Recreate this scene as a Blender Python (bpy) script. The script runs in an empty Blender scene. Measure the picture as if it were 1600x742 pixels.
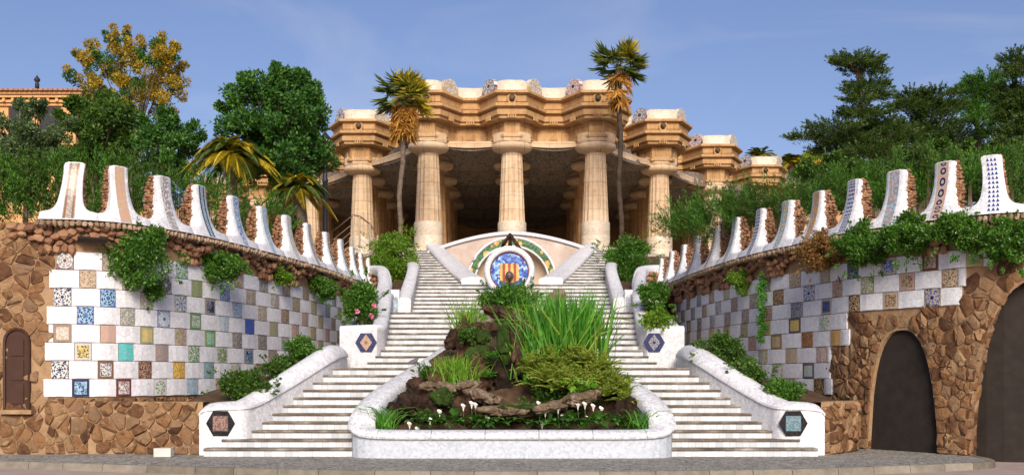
import bpy, math, random
import numpy as np
from mathutils import Vector, Matrix

random.seed(11)
rng = np.random.default_rng(11)
SC = bpy.context.scene
COL = SC.collection
R = math.radians

# ------------------------------------------------------------------ camera, sky, sun, exposure
F, HZ, CX, EYE = 1700.0, 590.0, 800.0, 1.63          # focal length and horizon in photo pixels, eye height
cam_d = bpy.data.cameras.new('camera')
cam_d.sensor_width = 36.0
cam_d.lens = 36.0 * F / 1600.0
cam_d.shift_y = (HZ - 371.0) / 1600.0
cam_d.clip_end = 3000.0
cam = bpy.data.objects.new('camera', cam_d)
cam.location = (0, 0, EYE)
cam.rotation_euler = (R(90), 0, 0)
COL.objects.link(cam)
SC.camera = cam

SUN_AZ, SUN_EL = R(175), R(28)                       # compass angle from +Y towards +X, height
world = bpy.data.worlds.new('World')
SC.world = world
world.use_nodes = True
wn, wl = world.node_tree.nodes, world.node_tree.links
bg = wn['Background']
sky = wn.new('ShaderNodeTexSky')
sky.sky_type = 'NISHITA'
sky.sun_disc = False
sky.sun_elevation = SUN_EL
sky.sun_rotation = SUN_AZ
sky.air_density = 1.0
sky.dust_density = 1.8
sky.ozone_density = 5.0
tint = wn.new('ShaderNodeMix'); tint.data_type = 'RGBA'; tint.blend_type = 'MULTIPLY'
tint.inputs[0].default_value = 1.0
wl.new(sky.outputs[0], tint.inputs[6]); tint.inputs[7].default_value = (1.20, 0.97, 0.99, 1)
wtc = wn.new('ShaderNodeTexCoord'); wmp = wn.new('ShaderNodeMapping'); wmp.inputs['Scale'].default_value = (2.0, 2.0, 7.0)
wl.new(wtc.outputs['Generated'], wmp.inputs[0])
wno = wn.new('ShaderNodeTexNoise'); wno.inputs['Scale'].default_value = 1.6; wno.inputs['Detail'].default_value = 7; wno.inputs['Roughness'].default_value = 0.55; wno.inputs['Distortion'].default_value = 0.6
wl.new(wmp.outputs[0], wno.inputs['Vector'])
wrp = wn.new('ShaderNodeValToRGB'); wrp.color_ramp.elements[0].position = 0.50; wrp.color_ramp.elements[1].position = 0.85
wrp.color_ramp.elements[1].color = (0.30, 0.30, 0.30, 1)
wl.new(wno.outputs[0], wrp.inputs[0])
cir = wn.new('ShaderNodeMix'); cir.data_type = 'RGBA'
wl.new(wrp.outputs[0], cir.inputs[0]); wl.new(tint.outputs[2], cir.inputs[6]); cir.inputs[7].default_value = (6.5, 6.3, 6.6, 1)
wl.new(cir.outputs[2], bg.inputs[0])
bg.inputs[1].default_value = 0.092
sun_d = bpy.data.lights.new('sun', 'SUN')
sun_d.energy = 3.0
sun_d.angle = R(24)
sun_d.color = (1.0, 0.91, 0.77)
sun = bpy.data.objects.new('sun', sun_d)
sdir = Vector((math.sin(SUN_AZ) * math.cos(SUN_EL), math.cos(SUN_AZ) * math.cos(SUN_EL), math.sin(SUN_EL)))
sun.rotation_euler = (-sdir).to_track_quat('-Z', 'Y').to_euler()
sun.location = sdir * 60
COL.objects.link(sun)
vs = SC.view_settings
vs.view_transform = 'Standard'
vs.look = 'None'
vs.gamma = 1.0
vs.exposure = 0.5

# ------------------------------------------------------------------ helpers
def T(px, py, D):
    return Vector(((px - CX) / F * D, D, EYE + (HZ - py) / F * D))

def tag(o, label=None, cat=None, group=None, kind=None):
    if label: o['label'] = label
    if cat: o['category'] = cat
    if group: o['group'] = group
    if kind: o['kind'] = kind
    return o

def empty(name, loc, label=None, cat=None, group=None, kind=None):
    o = bpy.data.objects.new(name, None)
    o.location = loc
    o.empty_display_size = 0.2
    COL.objects.link(o)
    return tag(o, label, cat, group, kind)

def put(o, parent):
    """link o and parent it keeping its world coordinates"""
    COL.objects.link(o)
    if parent is not None:
        o.parent = parent
        o.matrix_parent_inverse = world_of(parent).inverted()
    return o

def world_of(o):
    m = Matrix.LocRotScale(o.location, o.rotation_euler, o.scale)
    if o.parent is not None:
        m = world_of(o.parent) @ o.matrix_parent_inverse @ m
    return m

def np_mesh(name, V, Fq, mat, smooth=False):
    me = bpy.data.meshes.new(name)
    V = np.asarray(V, dtype=np.float32)
    Fq = np.asarray(Fq, dtype=np.int32)
    n, k = Fq.shape
    me.vertices.add(len(V)); me.vertices.foreach_set('co', V.ravel())
    me.loops.add(n * k); me.loops.foreach_set('vertex_index', Fq.ravel())
    me.polygons.add(n)
    me.polygons.foreach_set('loop_start', np.arange(0, n * k, k, dtype=np.int32))
    me.polygons.foreach_set('loop_total', np.full(n, k, dtype=np.int32))
    if smooth: me.polygons.foreach_set('use_smooth', np.ones(n, dtype=bool))
    me.update(calc_edges=True)
    me.materials.append(mat)
    return me

def np_obj(name, V, Fq, mat, parent=None, smooth=False):
    o = bpy.data.objects.new(name, np_mesh(name, V, Fq, mat, smooth))
    return put(o, parent)

def inst(name, me, parent=None, loc=(0, 0, 0), rot=(0, 0, 0), scale=(1, 1, 1)):
    o = bpy.data.objects.new(name, me)
    o.location, o.rotation_euler, o.scale = loc, rot, scale
    return put(o, parent)

class MB:
    """collects polygons; build() links them as one mesh object"""
    def __init__(s): s.v, s.f, s.uv, s.mi = [], [], [], []
    def add(s, verts, faces, uvs=None, mi=0):
        b = len(s.v)
        s.v += [tuple(p) for p in verts]
        for i, f in enumerate(faces):
            s.f.append([b + j for j in f])
            s.mi.append(mi)
            s.uv.append([uvs[j] for j in f] if uvs else [(0, 0)] * len(f))
        return s
    def box(s, x0, x1, y0, y1, z0, z1, mi=0):
        v = [(x, y, z) for z in (z0, z1) for y in (y0, y1) for x in (x0, x1)]
        return s.add(v, [(0, 2, 3, 1), (4, 5, 7, 6), (0, 1, 5, 4), (1, 3, 7, 5), (3, 2, 6, 7), (2, 0, 4, 6)], mi=mi)
    def prism(s, poly, z0, z1, mi=0):
        n = len(poly)
        v = [(x, y, z0) for x, y in poly] + [(x, y, z1) for x, y in poly]
        a = sum(poly[i][0] * poly[(i + 1) % n][1] - poly[(i + 1) % n][0] * poly[i][1] for i in range(n))
        f = [tuple(range(n))[::-1], tuple(range(n, 2 * n))] + [(i, (i + 1) % n, n + (i + 1) % n, n + i) for i in range(n)]
        if a < 0: f = [q[::-1] for q in f]
        return s.add(v, f, mi=mi)
    def grid(s, rows, closed=False, mi=0, uv=False):
        """rows: list of equal-length point lists"""
        nr, nc = len(rows), len(rows[0])
        v = [p for r in rows for p in r]
        f = []
        for i in range(nr - 1):
            for j in range(nc if closed else nc - 1):
                k = (j + 1) % nc
                f.append((i * nc + j, i * nc + k, (i + 1) * nc + k, (i + 1) * nc + j))
        uvs = [(j / max(1, nc - 1), i / max(1, nr - 1)) for i in range(nr) for j in range(nc)] if uv else None
        return s.add(v, f, uvs, mi)
    def tube(s, path, radii, n=6, mi=0, cap=True):
        path = [Vector(p) for p in path]
        if not hasattr(radii, '__len__'): radii = [radii] * len(path)
        rows = []
        for i, p in enumerate(path):
            d = (path[min(i + 1, len(path) - 1)] - path[max(i - 1, 0)])
            d = d.normalized() if d.length > 1e-9 else Vector((0, 0, 1))
            a = d.cross(Vector((0, 0, 1)) if abs(d.z) < 0.9 else Vector((1, 0, 0))).normalized()
            b = d.cross(a)
            rows.append([p + (a * math.cos(2 * math.pi * k / n) + b * math.sin(2 * math.pi * k / n)) * radii[i] for k in range(n)])
        b0 = len(s.v)
        s.grid(rows, True, mi)
        if cap:
            m = len(rows)
            s.f += [[b0 + k for k in range(n)][::-1], [b0 + (m - 1) * n + k for k in range(n)]]
            s.mi += [mi, mi]; s.uv += [[(0, 0)] * n] * 2
        return s
    def lathe(s, prof, c=(0, 0, 0), n=24, mi=0):
        rows = [[(c[0] + r * math.cos(2 * math.pi * k / n), c[1] + r * math.sin(2 * math.pi * k / n), c[2] + z) for k in range(n)] for r, z in prof]
        b0 = len(s.v)
        s.grid(rows, True, mi)
        m = len(rows)
        s.f += [[b0 + k for k in range(n)][::-1], [b0 + (m - 1) * n + k for k in range(n)]]
        s.mi += [mi, mi]; s.uv += [[(0, 0)] * n] * 2
        return s
    def mesh(s, name, mats, smooth=False):
        me = bpy.data.meshes.new(name)
        me.from_pydata(s.v, [], s.f)
        mats = mats if isinstance(mats, (list, tuple)) else [mats]
        for m in mats: me.materials.append(m)
        if len(mats) > 1: me.polygons.foreach_set('material_index', s.mi)
        uvl = me.uv_layers.new(name='UVMap')
        uvl.data.foreach_set('uv', [c for f in s.uv for p in f for c in p])
        if smooth: me.polygons.foreach_set('use_smooth', [True] * len(me.polygons))
        me.update()
        return me
    def build(s, name, mats, parent=None, smooth=False, angle=None):
        me = s.mesh(name, mats, smooth)
        if angle is not None: me.set_sharp_from_angle(angle=R(angle))
        return put(bpy.data.objects.new(name, me), parent)

# ------------------------------------------------------------------ materials
def nodes_of(name, rough=0.8, spec=0.3):
    m = bpy.data.materials.new(name)
    m.use_nodes = True
    nt = m.node_tree
    b = nt.nodes['Principled BSDF']
    b.inputs['Roughness'].default_value = rough
    b.inputs['Specular IOR Level'].default_value = spec
    return m, nt, b

class NB:
    """small node builder"""
    def __init__(s, nt): s.nt = nt
    def n(s, typ, ins=None, **kw):
        nd = s.nt.nodes.new(typ)
        for k, v in kw.items(): setattr(nd, k, v)
        for k, v in (ins or {}).items():
            if hasattr(v, 'is_output') or isinstance(v, bpy.types.NodeSocket): s.nt.links.new(v, nd.inputs[k])
            else: nd.inputs[k].default_value = v
        return nd
    def math(s, op, a, b=0.0, c=0.0):
        nd = s.nt.nodes.new('ShaderNodeMath'); nd.operation = op
        for i, v in enumerate((a, b, c)):
            if isinstance(v, bpy.types.NodeSocket): s.nt.links.new(v, nd.inputs[i])
            else: nd.inputs[i].default_value = v
        return nd.outputs[0]
    def ramp(s, fac, stops, const=False):
        nd = s.nt.nodes.new('ShaderNodeValToRGB')
        cr = nd.color_ramp
        if const: cr.interpolation = 'CONSTANT'
        while len(cr.elements) < len(stops): cr.elements.new(0.5)
        for e, (p, c) in zip(cr.elements, stops):
            e.position = p; e.color = (*c[:3], 1)
        s.nt.links.new(fac, nd.inputs[0])
        return nd.outputs[0]
    def mix(s, fac, a, b, typ='MIX'):
        nd = s.nt.nodes.new('ShaderNodeMix'); nd.data_type = 'RGBA'; nd.blend_type = typ
        for i, v in ((0, fac), (6, a), (7, b)):
            if isinstance(v, bpy.types.NodeSocket): s.nt.links.new(v, nd.inputs[i])
            elif i == 0: nd.inputs[0].default_value = v
            else: nd.inputs[i].default_value = (*v[:3], 1)
        return nd.outputs[2]
    def noise(s, vec, scale, detail=4, rough=0.6):
        return s.n('ShaderNodeTexNoise', {'Vector': vec, 'Scale': scale, 'Detail': detail, 'Roughness': rough}).outputs[0]
    def bump(s, h, strength=0.3, dist=0.02, nrm=None):
        ins = {'Height': h, 'Strength': strength, 'Distance': dist}
        if nrm is not None: ins['Normal'] = nrm
        return s.n('ShaderNodeBump', ins).outputs[0]
    def obj(s): return s.n('ShaderNodeTexCoord').outputs['Object']
    def uvc(s): return s.n('ShaderNodeTexCoord').outputs['UV']
    def pos(s): return s.n('ShaderNodeNewGeometry').outputs['Position']

def mat_noise(name, stops, scale=3.0, rough=0.85, bump=0.4, bscale=20, bdist=0.02, spec=0.2, rand=0.0):
    m, nt, b = nodes_of(name, rough, spec)
    q = NB(nt); p = q.pos()
    f = q.noise(p, scale, 6, 0.65)
    if rand:
        oi = q.n('ShaderNodeObjectInfo').outputs['Random']
        ri = q.n('ShaderNodeNewGeometry').outputs['Random Per Island']
        fr = q.math('FRACT', q.math('ADD', oi, ri))
        f = q.math('ADD', q.math('MULTIPLY', f, 1 - rand), q.math('MULTIPLY', fr, rand))
    nt.links.new(q.ramp(f, stops), b.inputs['Base Color'])
    nt.links.new(q.bump(q.noise(p, bscale, 6, 0.7), bump, bdist), b.inputs['Normal'])
    return m

def mat_mosaic(name, base, cell=14.0, var=0.10, joint=0.55, rough=0.45, dirt=0.25, dirtcol=(0.35, 0.30, 0.24), objvar=0.0):
    """broken-tile (trencadis) skin: cells, thin joints, a little dirt"""
    m, nt, b = nodes_of(name, rough, 0.4)
    q = NB(nt); p = q.pos()
    v = q.n('ShaderNodeTexVoronoi', {'Vector': p, 'Scale': cell})
    e = q.n('ShaderNodeTexVoronoi', {'Vector': p, 'Scale': cell}, feature='DISTANCE_TO_EDGE').outputs['Distance']
    sep = q.n('ShaderNodeSeparateColor', {'Color': v.outputs['Color']})
    dark = tuple(c * (1 - var * 2) for c in base)
    col = q.ramp(sep.outputs[0], [(0, dark), (0.45, base), (1, tuple(min(0.86, c * (1 + var)) for c in base))])
    jt = q.math('LESS_THAN', e, 0.045)
    col = q.mix(q.math('MULTIPLY', jt, joint), col, (0.38, 0.36, 0.34))
    big = q.noise(p, 0.9, 5, 0.7)
    d = q.ramp(big, [(0.5, (0, 0, 0)), (0.78, (1, 1, 1))])
    col = q.mix(q.math('MULTIPLY', d, dirt), col, dirtcol)
    # vertical weather streaks
    mp = q.n('ShaderNodeMapping', {'Vector': p, 'Scale': (5, 5, 0.35)}).outputs[0]
    st = q.ramp(q.noise(mp, 1.0, 4, 0.6), [(0.55, (0, 0, 0)), (0.8, (1, 1, 1))])
    col = q.mix(q.math('MULTIPLY', st, dirt * 0.8), col, dirtcol)
    if objvar:
        orn = q.n('ShaderNodeObjectInfo').outputs['Random']
        col = q.mix(1.0, col, q.ramp(orn, [(0, (1 - 2 * objvar, 1 - 2 * objvar, 1 - 1.8 * objvar)), (1, (1, 1, 1))]), 'MULTIPLY')
    nt.links.new(col, b.inputs['Base Color'])
    h = q.math('ADD', q.math('MULTIPLY', sep.outputs[1], 0.5), q.math('MINIMUM', q.math('MULTIPLY', e, 8), 0.6))
    nt.links.new(q.bump(h, 0.35, 0.012), b.inputs['Normal'])
    return m

def mat_leaf(name, dark, mid, light, trans=0.3, rough=0.5, warm=None):
    m, nt, b = nodes_of(name, rough, 0.35)
    q = NB(nt)
    g = q.n('ShaderNodeNewGeometry')
    f = q.math('ADD', q.math('MULTIPLY', g.outputs['Random Per Island'], 0.6), q.math('MULTIPLY', q.noise(g.outputs['Position'], 1.6, 3), 0.45))
    stops = [(0.15, dark), (0.5, mid), (0.85, light)]
    if warm: stops.append((0.95, warm))
    col = q.ramp(f, stops)
    nt.links.new(col, b.inputs['Base Color'])
    tr = q.n('ShaderNodeBsdfTranslucent', {'Color': q.mix(0.4, col, (0.35, 0.55, 0.03))})
    mx = q.n('ShaderNodeMixShader', {0: trans, 1: b.outputs[0], 2: tr.outputs[0]})
    nt.links.new(mx.outputs[0], nt.nodes['Material Output'].inputs['Surface'])
    return m

def mat_plain(name, col, rough=0.6, metal=0.0, bump=0.0, bscale=30, var=0.15):
    m, nt, b = nodes_of(name, rough, 0.3)
    q = NB(nt); p = q.pos()
    f = q.noise(p, 4.0, 5)
    nt.links.new(q.ramp(f, [(0.3, tuple(c * (1 - var) for c in col)), (0.7, tuple(min(1, c * (1 + var)) for c in col))]), b.inputs['Base Color'])
    b.inputs['Metallic'].default_value = metal
    if bump: nt.links.new(q.bump(q.noise(p, bscale, 5), bump, 0.01), b.inputs['Normal'])
    return m

M = {}
M['white'] = mat_mosaic('white_broken_tile', (0.74, 0.75, 0.78), 11, 0.08, 0.45, dirt=0.22)
M['panel'] = mat_mosaic('white_panel_tile', (0.79, 0.795, 0.82), 9, 0.05, 0.30, dirt=0.14, objvar=0.045)
M['cream'] = mat_mosaic('cream_broken_tile', (0.66, 0.56, 0.42), 9, 0.08, 0.4, dirt=0.32)
M['rim'] = mat_mosaic('rim_marble_tile', (0.67, 0.69, 0.72), 20, 0.14, 0.35, dirt=0.28)
M['basin'] = mat_mosaic('basin_marble_wall', (0.50, 0.55, 0.61), 22, 0.09, 0.12, dirt=0.35, dirtcol=(0.30, 0.34, 0.38))
M['stone'] = mat_noise('brown_field_stone', [(0.14, (0.06, 0.033, 0.02)), (0.30, (0.165, 0.08, 0.04)), (0.46, (0.31, 0.165, 0.075)), (0.60, (0.25, 0.155, 0.09)), (0.76, (0.41, 0.25, 0.125)), (0.92, (0.25, 0.21, 0.165))], 5.0, 0.95, 1.0, 13, 0.07, rand=0.55)
M['rough'] = mat_noise('rough_red_stone', [(0.15, (0.13, 0.065, 0.038)), (0.5, (0.30, 0.155, 0.085)), (0.85, (0.43, 0.26, 0.15))], 4, 0.95, 0.8, 18, 0.03, rand=0.5)
M['fringe'] = mat_noise('fringe_stone', [(0.15, (0.17, 0.12, 0.085)), (0.5, (0.34, 0.235, 0.15)), (0.85, (0.46, 0.35, 0.24))], 4, 0.95, 0.6, 18, 0.02, rand=0.5)
M['mortar'] = mat_noise('stone_mortar', [(0.3, (0.27, 0.165, 0.085)), (0.7, (0.41, 0.275, 0.16))], 5, 0.95, 0.6, 25)
M['hall'] = mat_noise('hall_sandstone', [(0.25, (0.34, 0.18, 0.075)), (0.5, (0.51, 0.30, 0.14)), (0.75, (0.61, 0.40, 0.21))], 0.9, 0.85, 0.35, 22)
def mat_sandstone(name, stops, soot=(0.16, 0.10, 0.06)):
    m, nt, b = nodes_of(name, 0.88, 0.2)
    q = NB(nt); p = q.pos()
    col = q.ramp(q.math('ADD', q.math('MULTIPLY', q.noise(p, 0.9, 6, .65), .6), q.math('MULTIPLY', q.noise(p, 6, 5, .65), .4)), stops)
    mp = q.n('ShaderNodeMapping', {'Vector': p, 'Scale': (3.2, 3.2, 0.22)}).outputs[0]
    st = q.ramp(q.noise(mp, 1.0, 5, .7), [(.50, (0, 0, 0)), (.72, (1, 1, 1))])
    col = q.mix(q.math('MULTIPLY', st, .42), col, soot)
    pt = q.ramp(q.noise(p, 2.3, 6, .75), [(.56, (0, 0, 0)), (.66, (1, 1, 1))])
    col = q.mix(q.math('MULTIPLY', pt, .22), col, (0.66, 0.58, 0.46))
    # block joints
    br = q.n('ShaderNodeTexBrick', {'Vector': q.n('ShaderNodeMapping', {'Vector': p, 'Rotation': (math.pi / 2, 0, 0)}).outputs[0], 'Scale': 1.0, 'Mortar Size': .012, 'Brick Width': 1.15, 'Row Height': 0.62, 'Color1': (1, 1, 1, 1), 'Color2': (.86, .84, .82, 1), 'Mortar': (.45, .38, .32, 1)})
    col = q.mix(.75, col, br.outputs['Color'], 'MULTIPLY')
    nt.links.new(col, b.inputs['Base Color'])
    nt.links.new(q.bump(q.noise(p, 18, 6, .7), .45, .02), b.inputs['Normal'])
    return m
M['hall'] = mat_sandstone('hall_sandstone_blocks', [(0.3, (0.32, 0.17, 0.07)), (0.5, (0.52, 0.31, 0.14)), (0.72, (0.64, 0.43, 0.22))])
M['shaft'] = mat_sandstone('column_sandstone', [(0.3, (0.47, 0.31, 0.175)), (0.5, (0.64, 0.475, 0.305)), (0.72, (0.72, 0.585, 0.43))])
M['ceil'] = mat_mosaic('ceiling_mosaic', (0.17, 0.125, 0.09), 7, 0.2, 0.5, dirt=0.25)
M['tread'] = mat_noise('stair_tread_stone', [(0.3, (0.08, 0.065, 0.05)), (0.5, (0.17, 0.14, 0.11)), (0.62, (0.30, 0.265, 0.22)), (0.75, (0.48, 0.45, 0.41))], 2.2, 0.85, 0.5, 30)
M['soil'] = mat_noise('garden_soil', [(0.3, (0.05, 0.03, 0.017)), (0.7, (0.14, 0.085, 0.05))], 4, 0.95, 0.8, 16, 0.05)
M['rock'] = mat_noise('grotto_rock', [(0.30, (0.010, 0.007, 0.005)), (0.50, (0.04, 0.023, 0.015)), (0.66, (0.115, 0.06, 0.034)), (0.88, (0.23, 0.17, 0.12))], 4.5, 0.9, 1.0, 22, 0.05, rand=0.25)
M['slab'] = mat_noise('flat_rock_slab', [(0.25, (0.05, 0.035, 0.022)), (0.5, (0.20, 0.14, 0.09)), (0.8, (0.46, 0.38, 0.29))], 5, 0.9, 1.0, 20, 0.05)
M['moss'] = mat_noise('moss', [(0.25, (0.015, 0.025, 0.008)), (0.55, (0.04, 0.075, 0.012)), (0.85, (0.09, 0.14, 0.02))], 6, 0.95, 1.0, 40, 0.05)
M['wood'] = mat_plain('dark_wood', (0.055, 0.024, 0.014), 0.5, 0, 0.3, 40)
M['iron'] = mat_plain('black_iron', (0.03, 0.03, 0.035), 0.5, 0.3)
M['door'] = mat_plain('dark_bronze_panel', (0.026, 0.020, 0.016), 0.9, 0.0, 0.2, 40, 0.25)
M['railmetal'] = mat_plain('rail_metal', (0.55, 0.45, 0.33), 0.45, 0.4)
M['bark'] = mat_noise('bark', [(0.3, (0.07, 0.05, 0.035)), (0.7, (0.22, 0.16, 0.11))], 3, 0.95, 0.8, 15, 0.04)
M['palmbark'] = mat_noise('palm_bark', [(0.3, (0.08, 0.055, 0.04)), (0.7, (0.25, 0.19, 0.14))], 5, 0.95, 0.9, 20, 0.04)
M['darkbark'] = mat_noise('dark_palm_bark', [(0.3, (0.03, 0.02, 0.015)), (0.7, (0.10, 0.07, 0.05))], 5, 0.95, 0.9, 20, 0.04)
M['ochre'] = mat_noise('ochre_render', [(0.3, (0.58, 0.30, 0.12)), (0.7, (0.72, 0.42, 0.19))], 1.2, 0.9, 0.3, 20)
M['rooftile'] = mat_noise('roof_tile', [(0.3, (0.28, 0.12, 0.06)), (0.7, (0.48, 0.25, 0.13))], 5, 0.9, 0.4, 20)
M['petal'] = mat_plain('white_petal', (0.82, 0.80, 0.72), 0.5)
M['pink'] = mat_plain('pink_petal', (0.75, 0.22, 0.35), 0.5)
M['spadix'] = mat_plain('yellow_spadix', (0.75, 0.5, 0.05), 0.6)
M['grey'] = mat_plain('grey_box_paint', (0.60, 0.57, 0.52), 0.6)
M['lampbody'] = mat_plain('lamp_iron', (0.035, 0.04, 0.05), 0.45, 0.3)

# leaves
M['lf_shrub'] = mat_leaf('shrub_leaf', (0.018, 0.06, 0.008), (0.05, 0.15, 0.015), (0.13, 0.29, 0.03))
M['lf_bright'] = mat_leaf('bright_leaf', (0.04, 0.10, 0.008), (0.12, 0.26, 0.015), (0.27, 0.42, 0.04), 0.35)
M['lf_dark'] = mat_leaf('dark_leaf', (0.016, 0.045, 0.008), (0.045, 0.115, 0.014), (0.12, 0.22, 0.03))
M['lf_tree'] = mat_leaf('tree_leaf', (0.010, 0.042, 0.010), (0.035, 0.125, 0.020), (0.12, 0.27, 0.04), 0.28)
M['lf_juniper'] = mat_leaf('juniper_leaf', (0.014, 0.055, 0.008), (0.05, 0.16, 0.016), (0.14, 0.32, 0.03), 0.25)
M['lf_cypress'] = mat_leaf('cypress_leaf', (0.012, 0.030, 0.008), (0.04, 0.085, 0.014), (0.12, 0.17, 0.028), 0.18, warm=(0.38, 0.20, 0.03))
M['lf_gold'] = mat_leaf('golden_leaf', (0.12, 0.13, 0.012), (0.42, 0.27, 0.02), (0.72, 0.46, 0.05), 0.35)
M['lf_red'] = mat_leaf('russet_leaf', (0.09, 0.06, 0.012), (0.22, 0.11, 0.03), (0.34, 0.17, 0.06), 0.25)
M['lf_iris'] = mat_leaf('iris_blade', (0.025, 0.11, 0.012), (0.07, 0.26, 0.02), (0.16, 0.42, 0.045), 0.3)
M['lf_grass'] = mat_leaf('grass_blade', (0.05, 0.14, 0.01), (0.14, 0.32, 0.02), (0.30, 0.48, 0.05), 0.35)
M['lf_fern'] = mat_leaf('fern_frond', (0.07, 0.13, 0.012), (0.20, 0.29, 0.025), (0.38, 0.40, 0.06), 0.3, warm=(0.42, 0.22, 0.06))
M['lf_lily'] = mat_leaf('lily_leaf', (0.02, 0.08, 0.012), (0.05, 0.17, 0.025), (0.11, 0.28, 0.05), 0.3)
M['lf_palm'] = mat_leaf('palm_frond', (0.02, 0.045, 0.012), (0.07, 0.11, 0.02), (0.19, 0.21, 0.035), 0.2)
M['lf_palmgold'] = mat_leaf('gold_palm_frond', (0.22, 0.17, 0.012), (0.50, 0.36, 0.02), (0.80, 0.60, 0.06), 0.35)
M['lf_thatch'] = mat_leaf('dead_palm_frond', (0.20, 0.08, 0.02), (0.50, 0.22, 0.04), (0.72, 0.40, 0.09), 0.25)
M['lf_moss'] = mat_leaf('moss_sprig', (0.015, 0.035, 0.006), (0.05, 0.11, 0.012), (0.13, 0.20, 0.025), 0.15)
M['lf_olive'] = mat_leaf('olive_leaf', (0.03, 0.06, 0.025), (0.08, 0.13, 0.05), (0.17, 0.23, 0.09), 0.25)

def mat_tile(name, style):
    """one tile picture per object: colours c1..c3 are properties of the tile object"""
    m, nt, b = nodes_of(name, 0.22, 0.3)
    q = NB(nt); uv = q.uvc()
    c = [q.n('ShaderNodeAttribute', attribute_type='OBJECT', attribute_name='c%d' % i).outputs['Color'] for i in (1, 2, 3)]
    oi = q.n('ShaderNodeObjectInfo').outputs['Random']
    sx = q.n('ShaderNodeSeparateXYZ', {0: uv})
    u, v = sx.outputs[0], sx.outputs[1]
    au = q.math('ABSOLUTE', q.math('SUBTRACT', u, 0.5)); av = q.math('ABSOLUTE', q.math('SUBTRACT', v, 0.5))
    mx = q.math('MAXIMUM', au, av)
    off = q.n('ShaderNodeCombineXYZ', {0: q.math('MULTIPLY', oi, 37.0), 1: q.math('MULTIPLY', oi, 11.0), 2: 0.0}).outputs[0]
    p = q.n('ShaderNodeVectorMath', {0: uv, 1: off}, operation='ADD').outputs[0]
    vo = q.n('ShaderNodeTexVoronoi', {'Vector': p, 'Scale': 15.0 if style != 'speckle' else 19.0})
    rn = q.n('ShaderNodeSeparateColor', {'Color': vo.outputs['Color']}).outputs[0]
    if style == 'rosette':
        du, dv = q.math('SUBTRACT', u, 0.5), q.math('SUBTRACT', v, 0.5)
        r = q.math('SQRT', q.math('ADD', q.math('MULTIPLY', du, du), q.math('MULTIPLY', dv, dv)))
        th = q.math('ARCTAN2', dv, du)
        w = q.math('ADD', q.math('SINE', q.math('MULTIPLY', th, 8.0)), q.math('SINE', q.math('ADD', q.math('MULTIPLY', r, 44.0), q.math('MULTIPLY', oi, 6.0))))
        w = q.math('ADD', w, q.math('MULTIPLY', q.math('SUBTRACT', rn, 0.5), 1.6))
        inner = q.mix(q.math('GREATER_THAN', w, 0.35), c[1], c[2])
        inner = q.mix(q.math('LESS_THAN', r, 0.10), inner, c[0])
        corner = q.mix(q.math('GREATER_THAN', rn, 0.5), c[0], c[1])
        col = q.mix(q.math('GREATER_THAN', r, 0.46), inner, corner)
    elif style == 'frame':
        inner = q.mix(q.math('GREATER_THAN', rn, 0.5), c[1], c[2])
        sq = q.math('GREATER_THAN', q.math('SINE', q.math('MULTIPLY', mx, 60.0)), 0.2)
        inner = q.mix(q.math('MULTIPLY', sq, 0.45), inner, c[1])
        col = q.mix(q.math('GREATER_THAN', mx, 0.37), inner, c[0])
        dots = q.math('GREATER_THAN', q.math('MULTIPLY', q.math('SINE', q.math('MULTIPLY', u, 70.0)), q.math('SINE', q.math('MULTIPLY', v, 70.0))), 0.25)
        col = q.mix(q.math('MULTIPLY', q.math('MULTIPLY', dots, q.math('GREATER_THAN', mx, 0.39)), 0.6), col, c[2])
    else:
        k = q.mix(q.math('GREATER_THAN', rn, 0.42), c[0], c[1])
        col = q.mix(q.math('GREATER_THAN', rn, 0.72), k, c[2])
        sp = q.math('MULTIPLY', q.math('SINE', q.math('MULTIPLY', u, 31.0)), q.math('SINE', q.math('MULTIPLY', v, 31.0)))
        col = q.mix(q.math('MULTIPLY', q.math('GREATER_THAN', sp, 0.3), 0.55), col, c[0])
    col = q.mix(q.math('MULTIPLY', q.math('GREATER_THAN', mx, 0.485), 0.6), col, (0.25, 0.2, 0.15))
    nt.links.new(col, b.inputs['Base Color'])
    nt.links.new(q.bump(rn, 0.25, 0.01), b.inputs['Normal'])
    return m
TILE = {s: mat_tile('patterned_tile_' + s, s) for s in ('speckle', 'frame', 'rosette')}

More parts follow.
